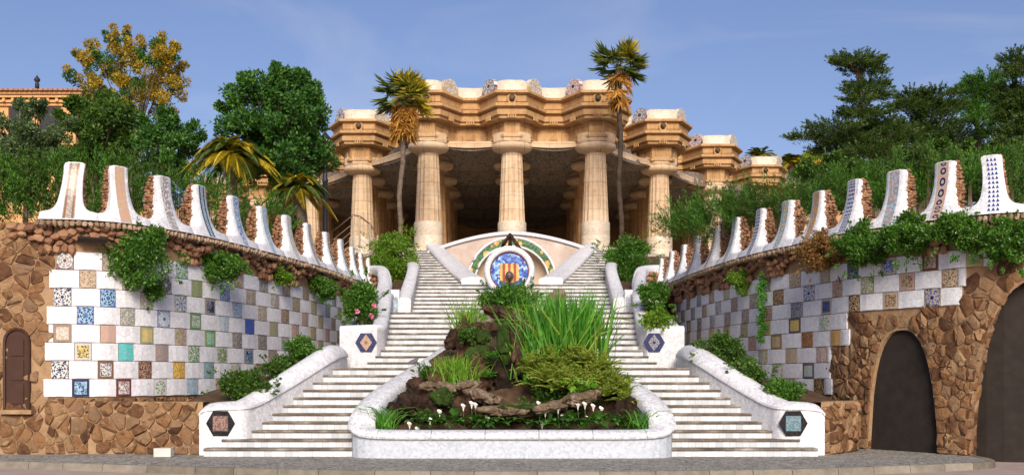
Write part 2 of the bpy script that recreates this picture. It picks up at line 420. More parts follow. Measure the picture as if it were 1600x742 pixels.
def mat_strip(name, style):
    m, nt, b = nodes_of(name, 0.22, 0.3)
    q = NB(nt); uv = q.uvc()
    c = [q.n('ShaderNodeAttribute', attribute_type='OBJECT', attribute_name='c%d' % i).outputs['Color'] for i in (1, 2, 3)]
    sx = q.n('ShaderNodeSeparateXYZ', {0: uv}); u, v = sx.outputs[0], sx.outputs[1]
    au = q.math('ABSOLUTE', q.math('SUBTRACT', u, 0.5))
    p = q.n('ShaderNodeMapping', {'Vector': uv, 'Scale': (5, 26, 1)}).outputs[0]
    rn = q.n('ShaderNodeSeparateColor', {'Color': q.n('ShaderNodeTexVoronoi', {'Vector': p, 'Scale': 1.4}).outputs['Color']}).outputs[0]
    if style == 'check':
        fu = q.math('FRACT', q.math('MULTIPLY', u, 4.0)); fv = q.math('FRACT', q.math('MULTIPLY', v, 20.0))
        k = q.math('MULTIPLY', q.math('GREATER_THAN', fu, 0.25), q.math('GREATER_THAN', fv, 0.3))
        col = q.mix(k, c[1], q.mix(rn, c[0], c[2]))
    elif style == 'ring':
        fv = q.math('SUBTRACT', q.math('FRACT', q.math('MULTIPLY', v, 8.0)), 0.5)
        du = q.math('MULTIPLY', q.math('SUBTRACT', u, 0.5), 1.3)
        r = q.math('SQRT', q.math('ADD', q.math('MULTIPLY', du, du), q.math('MULTIPLY', fv, fv)))
        ring = q.math('LESS_THAN', q.math('ABSOLUTE', q.math('SUBTRACT', r, 0.28)), 0.1)
        col = q.mix(q.math('GREATER_THAN', rn, 0.5), c[1], c[2])
        col = q.mix(ring, col, c[0])
    elif style == 'lines':
        ln = q.math('LESS_THAN', q.math('ABSOLUTE', q.math('SUBTRACT', au, 0.33)), 0.09)
        col = q.mix(q.math('GREATER_THAN', rn, 0.55), c[1], c[2])
        col = q.mix(ln, col, c[0])
    else:
        col = q.mix(q.math('GREATER_THAN', rn, 0.45), c[0], c[1])
        col = q.mix(q.math('GREATER_THAN', rn, 0.75), col, c[2])
    col = q.mix(q.math('MULTIPLY', q.math('GREATER_THAN', au, 0.46), 0.5), col, (0.3, 0.27, 0.25))
    nt.links.new(col, b.inputs['Base Color'])
    nt.links.new(q.bump(rn, 0.25, 0.01), b.inputs['Normal'])
    return m
STRIP = {s: mat_strip('merlon_strip_' + s, s) for s in ('check', 'ring', 'lines', 'speckle')}

def colours(o, c1, c2, c3):
    for k, c in (('c1', c1), ('c2', c2), ('c3', c3)): o[k] = [float(x) for x in c]

# riser: little upright tiles
def mat_riser():
    m, nt, b = nodes_of('riser_tile', 0.5, 0.4)
    q = NB(nt); p = q.pos()
    sx = q.n('ShaderNodeSeparateXYZ', {0: p})
    cell = q.math('FLOOR', q.math('MULTIPLY', sx.outputs[0], 7.0))
    cz = q.math('FLOOR', q.math('MULTIPLY', sx.outputs[1], 3.0))
    wn_ = q.n('ShaderNodeTexWhiteNoise', {'Vector': q.n('ShaderNodeCombineXYZ', {0: cell, 1: cz, 2: 0.0}).outputs[0]}, noise_dimensions='3D').outputs[0]
    col = q.ramp(wn_, [(0, (0.46, 0.50, 0.53)), (0.5, (0.60, 0.635, 0.66)), (1, (0.70, 0.725, 0.745))])
    fr = q.math('FRACT', q.math('MULTIPLY', sx.outputs[0], 7.0))
    col = q.mix(q.math('MULTIPLY', q.math('LESS_THAN', fr, 0.07), 0.5), col, (0.25, 0.25, 0.25))
    d = q.ramp(q.noise(p, 2.0, 5, 0.7), [(0.45, (0, 0, 0)), (0.75, (1, 1, 1))])
    col = q.mix(q.math('MULTIPLY', d, 0.35), col, (0.30, 0.27, 0.22))
    nt.links.new(col, b.inputs['Base Color'])
    nt.links.new(q.bump(fr, 0.1, 0.005), b.inputs['Normal'])
    return m
M['riser'] = mat_riser()
def mat_cellstone():
    m, nt, b = nodes_of('rubble_masonry', 0.95, 0.2)
    q = NB(nt); p = q.pos()
    v = q.n('ShaderNodeTexVoronoi', {'Vector': p, 'Scale': 3.6})
    e = q.n('ShaderNodeTexVoronoi', {'Vector': p, 'Scale': 3.6}, feature='DISTANCE_TO_EDGE').outputs['Distance']
    rn = q.n('ShaderNodeSeparateColor', {'Color': v.outputs['Color']}).outputs[0]
    f = q.math('ADD', q.math('MULTIPLY', rn, .5), q.math('MULTIPLY', q.noise(p, 5, 5), .5))
    col = q.ramp(f, [(0.1, (0.08, 0.04, 0.02)), (0.4, (0.18, 0.09, 0.042)), (0.7, (0.28, 0.16, 0.08)), (0.95, (0.24, 0.19, 0.14))])
    nt.links.new(q.mix(q.math('LESS_THAN', e, .03), col, (0.25, 0.155, 0.08)), b.inputs['Base Color'])
    nt.links.new(q.bump(q.math('ADD', q.math('MINIMUM', q.math('MULTIPLY', e, 5), .8), q.math('MULTIPLY', q.noise(p, 14, 5), .4)), .8, .06), b.inputs['Normal'])
    return m
M['cellstone'] = mat_cellstone()

def mat_cobble():
    m, nt, b = nodes_of('grey_cobble', 0.85, 0.3)
    q = NB(nt); p = q.pos()
    v = q.n('ShaderNodeTexVoronoi', {'Vector': p, 'Scale': 9.0})
    e = q.n('ShaderNodeTexVoronoi', {'Vector': p, 'Scale': 9.0}, feature='DISTANCE_TO_EDGE').outputs['Distance']
    rn = q.n('ShaderNodeSeparateColor', {'Color': v.outputs['Color']}).outputs[0]
    col = q.ramp(rn, [(0, (0.21, 0.205, 0.185)), (0.5, (0.32, 0.31, 0.28)), (1, (0.43, 0.415, 0.37))])
    col = q.mix(q.math('LESS_THAN', e, 0.06), col, (0.10, 0.09, 0.075))
    d = q.ramp(q.noise(p, 0.8, 6, 0.7), [(0.4, (0, 0, 0)), (0.7, (1, 1, 1))])
    col = q.mix(q.math('MULTIPLY', d, 0.5), col, (0.36, 0.32, 0.26))
    nt.links.new(col, b.inputs['Base Color'])
    nt.links.new(q.bump(q.math('MINIMUM', q.math('MULTIPLY', e, 4), 0.7), 0.6, 0.02), b.inputs['Normal'])
    return m
M['cobble'] = mat_cobble()
M['road'] = mat_noise('pinkish_road', [(0.3, (0.34, 0.26, 0.225)), (0.7, (0.44, 0.35, 0.31))], 2.5, 0.9, 0.3, 60, 0.01)
M['kerb'] = mat_noise('kerb_stone', [(0.3, (0.14, 0.125, 0.095)), (0.7, (0.30, 0.27, 0.215))], 4, 0.9, 0.7, 22, 0.02, rand=0.3)
M['plazabase'] = mat_noise('earth_ground', [(0.3, (0.16, 0.14, 0.09)), (0.7, (0.26, 0.22, 0.14))], 1.5, 0.95, 0.4, 20)

# ------------------------------------------------------------------ wall curves
class Curve:
    def __init__(s, ctrl, side):
        P = [Vector(c) for c in ctrl]
        P = [P[0] * 2 - P[1]] + P + [P[-1] * 2 - P[-2]]
        pts = []
        for i in range(1, len(P) - 2):
            for k in range(24):
                t = k / 24
                a, b, c, d = P[i - 1], P[i], P[i + 1], P[i + 2]
                pts.append(0.5 * ((2 * b) + (c - a) * t + (2 * a - 5 * b + 4 * c - d) * t * t + (3 * b - a - 3 * c + d) * t ** 3))
        pts.append(P[-2])
        s.p = np.array([(q.x, q.y) for q in pts])
        dl = np.hypot(*np.diff(s.p, axis=0).T)
        s.s = np.concatenate([[0], np.cumsum(dl)])
        s.L = s.s[-1]
        s.side = side
    def xy(s, t): return np.interp(t, s.s, s.p[:, 0]), np.interp(t, s.s, s.p[:, 1])
    def nrm(s, t):
        a, b = s.xy(t - 0.35), s.xy(t + 0.35)
        dx, dy = b[0] - a[0], b[1] - a[1]
        l = math.hypot(dx, dy) or 1
        return (dy / l * s.side, -dx / l * s.side)
    def W(s, t, off, z):
        x, y = s.xy(t); n = s.nrm(t)
        return Vector((x + n[0] * off, y + n[1] * off, z))
    def from_px(s, px, off=0.0):
        best = None
        prev = None
        for t in np.linspace(0, s.L, 900):
            w = s.W(t, off, 0)
            d = CX + F * w.x / w.y - px
            if prev is not None and d * prev <= 0: return float(t)
            prev = d
            if best is None or abs(d) < best[0]: best = (abs(d), t)
        return float(best[1])

LW = Curve([(-13.0, 23.0), (-11.4, 22.95), (-10.03, 22.9), (-9.08, 23.05), (-8.4, 23.5), (-7.78, 24.45), (-7.11, 26.2), (-6.4, 29.4), (-5.75, 32.8), (-5.36, 36.7), (-5.25, 39.5), (-5.2, 43.4)], 1)
RW = Curve([(13.4, 21.6), (11.6, 21.7), (10.33, 21.95), (9.75, 22.2), (9.2, 22.7), (8.31, 24.05), (7.65, 25.2), (7.15, 27.15), (6.44, 29.7), (5.91, 33.5), (5.6, 37.5), (5.4, 42.0)], -1)
FACE = -0.30            # offset of the tiled face behind the coping's outer edge
ZC = 4.97               # underside of the white coping

# ------------------------------------------------------------------ ground
def sheet(name, poly, z, mat, kind='structure'):
    o = MB().add([(x, y, z) for x, y in poly], [tuple(range(len(poly)))]).build(name, mat)
    return tag(o, kind=kind)
sheet('ground', [(-1500, -1500), (1500, -1500), (1500, 1500), (-1500, 1500)], -0.30, M['plazabase'])
road = MB().grid([[(x, y, -0.125) for x in np.linspace(-60, 60, 25)] for y in np.linspace(-40, 24, 15)]).build('road', M['road'])
tag(road, kind='structure')
kpts = [(-30, 21.9), (-16, 21.6), (-10.5, 21.25), (-7.5, 20.35), (-4.6, 19.5), (-2, 19.0), (0, 18.85), (2.5, 18.9), (5, 19.35), (7.5, 20.2), (9.15, 21.0), (9.55, 21.5), (9.7, 22.2), (9.75, 23.4)]
kc = Curve(kpts, 1)
pv = MB()
kin = [kc.W(t, -0.16, 0.0) for t in np.linspace(0, kc.L, 120)]
poly = [(p.x, p.y) for p in kin] + [(9.75, 30), (-30, 30)]
pv.add([(x, y, 0.0) for x, y in poly], [tuple(range(len(poly)))])
tag(pv.build('pavement', M['cobble']), kind='structure')
kerb = empty('kerb', (0, 18.85, 0), kind='structure')
t = 15.0
while t < kc.L - 0.3:
    t2 = min(t + random.uniform(0.75, 1.1), kc.L)
    b = MB()
    rows = []
    for q in np.linspace(t + 0.006, t2 - 0.006, 4):
        rows.append([kc.W(q, o_, z_) for o_, z_ in ((-0.17, -0.15), (-0.17, 0.006), (-0.03, 0.010), (0.0, -0.015), (0.012, -0.15))])
    b.grid(rows)
    b.f += [[0, 1, 2, 3, 4], [15 + k for k in (4, 3, 2, 1, 0)]]; b.mi += [0, 0]; b.uv += [[(0, 0)] * 5] * 2
    b.build('kerb_stone', M['kerb'], kerb)
    t = t2
# raised garden ground behind both walls and the bank under the hall
def bank(name, curve, far):
    b = MB()
    ts = np.linspace(0, curve.L, 60)
    rows = []
    for tt in ts:
        w = curve.W(tt, -0.75, 4.9); n = curve.nrm(tt)
        rows.append([(w.x, w.y, 4.92), (w.x - n[0] * 0.8 + far * 0.6, w.y + 0.3 + 0.6, 5.1), (w.x * 0.7 + far * 9, w.y * 0.75 + 15, 6.2), (w.x * 0.5 + far * 34, w.y * 0.5 + 42, 7.5)])
    return tag(b.grid(rows).build(name, M['plazabase'], smooth=True), kind='structure')
bank('terrain', LW, -1)
bank('terrain', RW, 1)

# ------------------------------------------------------------------ stones
def clip(poly, a, b, c):
    """keep the side a*x+b*y<=c"""
    out = []
    n = len(poly)
    for i in range(n):
        p, q = poly[i], poly[(i + 1) % n]
        dp, dq = a * p[0] + b * p[1] - c, a * q[0] + b * q[1] - c
        if dp <= 0: out.append(p)
        if dp * dq < 0:
            k = dp / (dp - dq)
            out.append((p[0] + (q[0] - p[0]) * k, p[1] + (q[1] - p[1]) * k))
    return out

def voronoi(seeds, box, keep):
    S = np.array(seeds)
    for i, ok in enumerate(keep):
        if not ok: continue
        d = np.hypot(S[:, 0] - S[i, 0], S[:, 1] - S[i, 1])
        idx = np.argsort(d)[1:20]
        x0, x1, y0, y1 = box
        poly = [(x0, y0), (x1, y0), (x1, y1), (x0, y1)]
        for j in idx:
            mx, my = (S[i] + S[j]) / 2
            nx, ny = S[j] - S[i]
            poly = clip(poly, nx, ny, nx * mx + ny * my)
            if len(poly) < 3: break
        if len(poly) >= 3: yield i, poly

def stone_piece(curve, poly, off, gap, h):
    """one field stone: a bevelled polygon standing proud of the mortar"""
    P = [Vector(p) for p in poly]
    Q = []
    for p in P:
        if not Q or (p - Q[-1]).length > 0.03: Q.append(p)
    if len(Q) > 2 and (Q[0] - Q[-1]).length < 0.03: Q.pop()
    if len(Q) < 3: return None
    c = sum(Q, Vector((0, 0))) / len(Q)
    rad = min((p - c).length for p in Q)
    if rad < 0.035: return None
    # cut corners so that stones look worn
    E = []
    n = len(Q)
    for i in range(n):
        a, b_, d = Q[i - 1], Q[i], Q[(i + 1) % n]
        k1, k2 = random.uniform(.06, .24), random.uniform(.06, .24)
        E += [b_.lerp(a, k1), b_.lerp(d, k2)]
    def ring(k, o, jit):
        r = []
        for p in E:
            v = p - c
            l = v.length
            v = v * max(0.1, (l - gap) / l) * k
            r.append(curve.W(c.x + v.x, o + random.uniform(-jit, jit), c.y + v.y))
        return r
    b = MB()
    r0, r1, r2 = ring(1.0, off - 0.06, 0), ring(0.97, off + h * 0.5, 0.014), ring(random.uniform(.6, .78), off + h, 0.022)
    b.grid([r0, r1, r2], True)
    m = len(E)
    ctr = curve.W(c.x, off + h * random.uniform(0.95, 1.25), c.y)
    k0 = len(b.v) - m
    b.add([ctr], [])
    for i in range(m):
        b.f.append([k0 + i, k0 + (i + 1) % m, k0 + m]); b.mi.append(0); b.uv.append([(0, 0)] * 3)
    if curve.side < 0: b.f = [f[::-1] for f in b.f]
    return b

ROCKS = []
def rock_mesh(seed, mat, sub=1, jit=0.22, flat=1.0):
    import bmesh
    r = random.Random(seed)
    bm = bmesh.new()
    bmesh.ops.create_icosphere(bm, subdivisions=sub, radius=0.5)
    for v in bm.verts:
        k = 1 + r.uniform(-jit, jit)
        v.co = Vector((v.co.x * k, v.co.y * k, v.co.z * k * flat))
    me = bpy.data.meshes.new('rock_piece')
    bm.to_mesh(me); bm.free()
    me.materials.append(mat)
    return me

def rock_np(seed, sub=1, jit=0.22):
    import bmesh
    r = random.Random(seed)
    bm = bmesh.new()
    bmesh.ops.create_icosphere(bm, subdivisions=sub, radius=0.5)
    V = np.array([tuple(v.co * (1 + r.uniform(-jit, jit))) for v in bm.verts])
    Fc = np.array([[v.index for v in f.verts] for f in bm.faces])
    bm.free()
    return V, Fc
ROCKV = [rock_np(50 + i) for i in range(8)]

def rock_cluster(items):
    """items: (loc, size3, rotz) -> V, F arrays of many joined rocks"""
    VV, FF, b = [], [], 0
    for k, (loc, sz, rz) in enumerate(items):
        V, Fc = ROCKV[random.randrange(8)]
        V = V * np.array(sz)
        c, s_ = math.cos(rz), math.sin(rz)
        V = np.stack([V[:, 0] * c - V[:, 1] * s_, V[:, 0] * s_ + V[:, 1] * c, V[:, 2]], 1) + np.array(loc)
        VV.append(V); FF.append(Fc + b); b += len(V)
    return np.concatenate(VV), np.concatenate(FF)

# ------------------------------------------------------------------ the two retaining walls
ROW0, ROWH = 1.22, 0.388
W_, CR, OC, BR, MA, NV, BL, LB, TQ, GN, OL, GY, OR, YL, BK = ((0.60, 0.59, 0.56), (0.46, 0.38, 0.27), (0.50, 0.34, 0.12), (0.22, 0.12, 0.06), (0.14, 0.035, 0.04), (0.016, 0.024, 0.085), (0.05, 0.11, 0.40), (0.28, 0.46, 0.60), (0.08, 0.50, 0.43), (0.12, 0.27, 0.10), (0.30, 0.32, 0.14), (0.27, 0.255, 0.25), (0.50, 0.21, 0.035), (0.62, 0.48, 0.14), (0.03, 0.03, 0.035))
PK = (0.50, 0.30, 0.26)
LTILES = {0: [('frame', NV, LB, NV), ('frame', MA, W_, MA), ('rosette', W_, W_, GN), ('speckle', LB, W_, GY)],
          1: [('rosette', NV, W_, NV), ('frame', BR, W_, NV), ('speckle', MA, CR, BR), ('rosette', OR, YL, OR), ('speckle', LB, GN, GY), ('speckle', W_, GN, CR)],
          2: [('frame', W_, YL, NV), ('speckle', TQ, TQ, LB), ('speckle', GY, PK, GY), ('rosette', W_, GN, W_), ('rosette', W_, GN, CR), ('frame', GY, NV, LB)],
          3: [('frame', BR, CR, W_), ('rosette', CR, PK, CR), ('frame', OL, YL, CR), ('rosette', CR, PK, GN), ('frame', GN, TQ, YL), ('speckle', GY, CR, NV), ('speckle', GY, BK, CR)],
          4: [('rosette', BL, LB, NV), ('speckle', GY, W_, OL), ('rosette', BL, W_, LB), ('frame', GN, W_, GN), ('rosette', LB, W_, LB), ('frame', BL, BL, BL), ('speckle', OL, CR, GY)],
          5: [('rosette', NV, W_, NV), ('rosette', BL, LB, NV), ('speckle', GY, CR, W_), ('rosette', GN, W_, BL), ('frame', GY, NV, GY), ('speckle', LB, W_, BL), ('speckle', CR, BR, W_)],
          6: [('speckle', CR, BR, CR), ('speckle', GY, W_, CR), ('rosette', W_, GY, BK), ('speckle', OL, GY, GN), ('speckle', BL, LB, W_), ('speckle', CR, GY, BR), ('speckle', GY, CR, W_)],
          7: [('rosette', MA, GY, W_), ('speckle', GY, CR, BR), ('speckle', GY, OL, CR), ('rosette', LB, GN, W_), ('speckle', CR, GY, W_), ('speckle', PK, CR, GY)]}
RTILES = {0: [('speckle', BK, OC, BR), ('speckle', GY, CR, OL)],
          1: [('frame', NV, LB, YL), ('rosette', GN, W_, GY), ('speckle', BR, CR, MA), ('speckle', CR, BR, OL)],
          2: [('rosette', CR, PK, W_), ('speckle', CR, PK, OL), ('rosette', CR, OL, W_), ('speckle', OL, CR, BR)],
          3: [('speckle', OC, OR, OC), ('speckle', BR, OR, MA), ('frame', BR, CR, OC), ('speckle', PK, CR, BR), ('speckle', OC, OL, CR)],
          4: [('rosette', W_, W_, GN), ('frame', NV, YL, OC), ('frame', OC, OL, GN), ('speckle', OL, CR, BR), ('speckle', OC, CR, BR), ('speckle', OC, YL, CR)],
          5: [('rosette', NV, CR, BL), ('frame', CR, BR, CR), ('rosette', NV, OC, NV), ('frame', CR, NV, BL), ('speckle', GY, LB, MA), ('speckle', PK, MA, GY), ('speckle', GY, MA, CR)],
          6: [('rosette', BR, CR, BR), ('frame', PK, BR, CR), ('rosette', CR, OL, W_), ('speckle', PK, MA, CR), ('rosette', NV, W_, BL), ('speckle', BR, CR, MA)],
          7: [('frame', OC, OL, GN), ('frame', MA, CR, MA), ('frame', CR, BL, W_), ('speckle', NV, GY, BL), ('speckle', CR, BR, GY)]}

MUTED = [('speckle', GY, CR, BR), ('speckle', CR, OL, BR), ('speckle', BR, CR, GY), ('rosette', GY, CR, BR), ('speckle', OL, GY, CR), ('speckle', PK, GY, CR), ('frame', BR, CR, GY), ('speckle', GY, LB, CR), ('rosette', GY, W_, NV), ('speckle', GY, NV, CR)]
def opening_left(s_, z): return None

def build_wall(C, name, label, merlon_px, strips, rows, tiles, regions, openings, lean):
    root = empty(name, tuple(C.W(C.L * 0.3, 0, 0)), label, 'wall')
    # core, its face stepping round the openings
    b = MB()
    ts = np.linspace(0, C.L, 240)
    def zlow(t_):
        z = 0.0
        for (c, hw, zt, zb, pw) in openings:
            u = abs(t_ - c) / hw
            if u < 1: z = max(z, zt * (1 - u ** 2.6) ** (1 / pw))
        return z - 0.05
    front, back = [], []
    rowsF = [[C.W(tt, FACE - 0.04, z) for z in np.linspace(zlow(tt), ZC - 0.05, 7)] for tt in ts]
    rowsT = [[C.W(tt, FACE - 0.04, ZC - 0.05), C.W(tt, -1.3, ZC - 0.06), C.W(tt, -1.3, zlow(tt)), C.W(tt, FACE - 0.04, zlow(tt))] for tt in ts]
    b.grid(rowsF); b.grid(rowsT)
    b.build('wall_core', M['mortar'], root)
    # tiled rows
    n = 0
    for k in range(8):
        px0, px1, sh = rows[k]
        s0, s1 = C.from_px(px0, FACE), C.from_px(px1, FACE)
        lo, hi = min(s0, s1), max(s0, s1)
        z0, z1 = ROW0 + k * ROWH, ROW0 + (k + 1) * ROWH
        # panels lengthen towards the far end; rows sit half a period apart
        start = C.from_px(sh, FACE)
        gs = np.linspace(0, C.L, 600)
        yy = np.array([C.xy(g_)[1] for g_ in gs])
        e_ = np.clip((yy - 24.0) / 4.5, 0, 1); e_ = e_ * e_ * (3 - 2 * e_)
        per_ = 1.09 + 0.42 * e_
        Q = np.concatenate([[0], np.cumsum(np.diff(gs) / per_[1:])])
        q0 = float(np.interp(start, gs, Q))
        cuts = []
        for n_ in range(-30, 40):
            t0, t1, t2 = (float(np.interp(q0 + n_ + d_, Q, gs, left=-1e3, right=1e3)) for d_ in (0, .372, 1))
            if t2 > lo and t0 < hi and t0 > -900: cuts += [(t0, min(t1, C.L), True), (min(t1, C.L), min(t2, C.L), False)]
            elif t0 < -900 and t2 > lo: cuts += [(lo, t1, True)] * (t1 > lo) + [(max(lo, t1), t2, False)]
        idx = 0
        for a, e, is_tile in cuts:
            a, e = max(a, lo), min(e, hi)
            if e - a < 0.10: continue
            g = 0.006
            nseg = 2 if is_tile else 3
            o1 = FACE + (0.016 if is_tile else 0.010) + random.uniform(-0.003, 0.003)
            mb = MB()
            us = np.linspace(a + g, e - g, nseg + 1)
            if C.side < 0: us = us[::-1]
            zz = (z0 + g, z1 - g)
            fr = [[C.W(u, o1 - (0.012 if (zi in (0, 3) or ui in (0, nseg)) else 0), z) for ui, u in enumerate(us)] for zi, z in enumerate((zz[0], zz[0] + 0.012, zz[1] - 0.012, zz[1]))]
            mb.grid(fr, uv=True)
            bk = [[C.W(u, FACE - 0.05, z) for u in us] for z in zz]
            ring_f = [fr[0][j] for j in range(nseg + 1)] + [fr[3][j] for j in range(nseg, -1, -1)]
            ring_b = [bk[0][j] for j in range(nseg + 1)] + [bk[1][j] for j in range(nseg, -1, -1)]
            mb.grid([ring_b, ring_f], True)
            # UV rows sit at 0, .33, .67, 1: put them where the rows are
            mb.uv = [[(uu, 0.0 if vv < 0.01 else 1.0 if vv > 0.99 else (0.03 if vv < 0.5 else 0.97)) for uu, vv in f] for f in mb.uv]
            if is_tile:
                lst = tiles[k]
                st, c1, c2, c3 = lst[idx % len(lst)] if idx < len(lst) else random.choice(MUTED)
                o = mb.build('patterned_tile', TILE[st], root)
                colours(o, c1, c2, c3)
                idx += 1
            else:
                mb.build('white_panel', M['panel'], root)
    # field stones
    for (pxa, pxb, za, zb, size, excl) in regions:
        sa, sb = sorted((C.from_px(pxa, FACE), C.from_px(pxb, FACE)))
        seeds, keep = [], []
        ny = int((zb - za) / size) + 1; nx = int((sb - sa) / (size * 1.2)) + 1
        for iy in range(-1, ny + 1):
            for ix in range(-1, nx + 1):
                u = sa + (ix + 0.5 * (iy % 2) + random.uniform(-0.46, 0.46)) * size * 1.2
                z = za + (iy + 0.5 + random.uniform(-0.46, 0.46)) * size
                if random.random() < .26: continue
                seeds.append((u, z)); keep.append(True)
        # rings of seeds hug each opening on both sides
        for (c, hw, zt, zb_, pw) in openings:
            def inside(u, z, m):
                x = abs(u - c) / (hw + m)
                return x < 1 and z < (zt + m) * (1 - x ** 2.6) ** (1 / pw) and z > zb_ - m
            nk = [(s_, kk) for s_, kk in zip(seeds, keep) if not inside(s_[0], s_[1], 0.22)]
            seeds, keep = [a for a, _ in nk], [a for _, a in nk]
            for th in np.linspace(-0.999, 0.999, 200):
                pass
            pts = []
            for x in np.sin(np.linspace(-math.pi / 2, math.pi / 2, 400)):
                pts.append((c + x * hw, max(0, zt * (1 - abs(x) ** 2.6)) ** 1 if False else zt * (1 - abs(x) ** 2.6) ** (1 / pw)))
            last = None
            for i_, p in enumerate(pts):
                if last is not None and math.dist(p, last) < 0.27: continue
                last = p
                a, d = pts[max(0, i_ - 3)], pts[min(len(pts) - 1, i_ + 3)]
                tx, tz = d[0] - a[0], d[1] - a[1]
                l = math.hypot(tx, tz) or 1
                nx_, nz_ = -tz / l, tx / l
                if nx_ * (p[0] - c) + nz_ * (p[1] - 0.3 * zt) < 0: nx_, nz_ = -nx_, -nz_
                seeds.append((p[0] + nx_ * 0.13, p[1] + nz_ * 0.13)); keep.append(True)
                seeds.append((p[0] - nx_ * 0.13, p[1] - nz_ * 0.13)); keep.append(False)
        for i, (u, z) in enumerate(seeds):
            if not (sa - 0.05 < u < sb + 0.05 and za - 0.05 < z < zb + 0.05): keep[i] = False
        for i, poly in voronoi(seeds, (sa, sb, za, zb), keep):
            u, z = seeds[i]
            if excl and excl(C, u, z): continue
            sp = stone_piece(C, poly, FACE - 0.03, 0.007, random.uniform(0.015, 0.055))
            if sp: sp.build('field_stone', M['stone'], root, smooth=True, angle=38); n += 1
    # corbel of rough stones under the coping
    e0, e1 = sorted((C.from_px(merlon_px[0] - 55 * C.side, 0), C.from_px(merlon_px[-1], 0)))
    meshes = [rock_mesh(200 + i, M['rough'], 1, 0.2) for i in range(7)]
    fringe = [rock_mesh(300 + i, M['fringe'], 1, 0.18) for i in range(5)]
    t_ = e0
    while t_ < e1 + 0.5:
        w = C.W(t_, -0.06, ZC - 0.075 + random.uniform(-0.015, 0.01)); nn = C.nrm(t_)
        inst('fringe_stone', random.choice(fringe), root, w, (random.uniform(-.2, .2), random.uniform(-.2, .2), math.atan2(nn[1], nn[0])), (0.22, 0.13, random.uniform(0.16, 0.24)))
        t_ += random.uniform(0.105, 0.135)
    for row, (off, zz, sp_, sz) in enumerate(((-0.15, 4.745, 0.19, 0.215), (-0.22, 4.60, 0.20, 0.21))):
        t_ = e0 - (0.6 if C.side > 0 else 0)
        while t_ < e1 + 0.4:
            dip = 0.10 * math.sin(t_ * 2 * math.pi / 1.9) + random.uniform(-0.03, 0.03)
            s_ = sz * random.uniform(0.75, 1.2)
            w = C.W(t_, off + random.uniform(-0.05, 0.05), zz + dip); nn = C.nrm(t_)
            inst('corbel_stone', random.choice(meshes), root, w, (random.uniform(-.4, .4), random.uniform(-.4, .4), math.atan2(nn[1], nn[0])), (s_ * 0.95, s_ * 1.15, s_ * random.uniform(0.75, 1.0)))
            t_ += sp_ * random.uniform(0.85, 1.15)
    # tooth stones hanging over the top tile row in bunches
    t_ = e0
    while t_ < e1:
        if math.sin(t_ * 2 * math.pi / 1.9) < -0.1:
            w = C.W(t_, -0.24, 4.37 + random.uniform(-0.03, 0.02)); nn = C.nrm(t_)
            inst('tooth_stone', random.choice(meshes), root, w, (0, 0, math.atan2(nn[1], nn[0])), (0.16, 0.17, 0.27))
        t_ += 0.17
    # coping and merlons in one white skin per merlon
    S = [C.from_px(p, FACE) for p in merlon_px]
    vs_ = [0.0, 0.06, 0.135, 0.165, 0.20, 0.25, 0.32, 0.42, 0.54, 0.66, 0.78, 0.88, 0.95, 0.985, 1.0]
    hws = [None, None, None, 0.43, 0.355, 0.312, 0.283, 0.262, 0.248, 0.240, 0.238, 0.245, 0.250, 0.232, 0.17]
    HT = 1.27
    for i, sc in enumerate(S):
        lo = (S[i] + S[i - 1]) / 2 if i > 0 else sc - 0.62
        hi = (S[i] + S[i + 1]) / 2 if i < len(S) - 1 else sc + (0.62 if i else 0.6)
        la, lb = sc - lo - 0.004, hi - sc - 0.004
        HTi = HT * random.uniform(0.985, 1.02)
        ln = lean.get(i, 0.0)
        def surf(v, tt, extra=0.0, k=1.0):
            off = 0.33 * (1 - v) ** 2.1 + FACE + 0.0 + extra
            hw = hws[vs_.index(v)] if v in vs_ else None
            a = la if hw is None else min(la, hw * min(1.0, 0.55 + la * 0.9))
            bb = lb if hw is None else min(lb, hw * min(1.0, 0.55 + lb * 0.9))
            x = tt * (a if tt < 0 else bb) * k
            return C.W(sc + x + ln * v * v, off, ZC + v * HTi)
        cols = [-1, -0.93, -0.5, 0, 0.5, 0.93, 1]
        if C.side < 0: cols = cols[::-1]
        mb = MB()
        fr = [[surf(v, c, -0.035 if abs(c) == 1 else (-0.012 if abs(c) == 0.93 else 0.0)) for c in cols] for v in vs_]
        bk = [[surf(v, c, -0.12 - 0.33 * (1 - v) ** 2.1) for c in cols] for v in vs_]
        mb.grid(fr)
        mb.grid([r[::-1] for r in bk])
        ra = [r[0] for r in fr] + fr[-1][1:] + [r[-1] for r in fr[::-1]][1:] + fr[0][::-1][1:-1]
        rb = [r[0] for r in bk] + bk[-1][1:] + [r[-1] for r in bk[::-1]][1:] + bk[0][::-1][1:-1]
        mb.grid([ra, rb], True)
        mer = mb.build('merlon', M['white'], root, smooth=True, angle=50)
        # patterned band up the face
        st, c1, c2, c3 = strips[i % len(strips)]
        hw0 = 0.125
        mb = MB()
        vv = [0.02] + vs_[1:-1]
        def spt(v, t2, ex):
            off = 0.33 * (1 - v) ** 2.1 + FACE + ex
            return C.W(sc + t2 + ln * v * v, off, ZC + v * HTi)
        wds = [-hw0, 0, hw0]
        if C.side < 0: wds = wds[::-1]
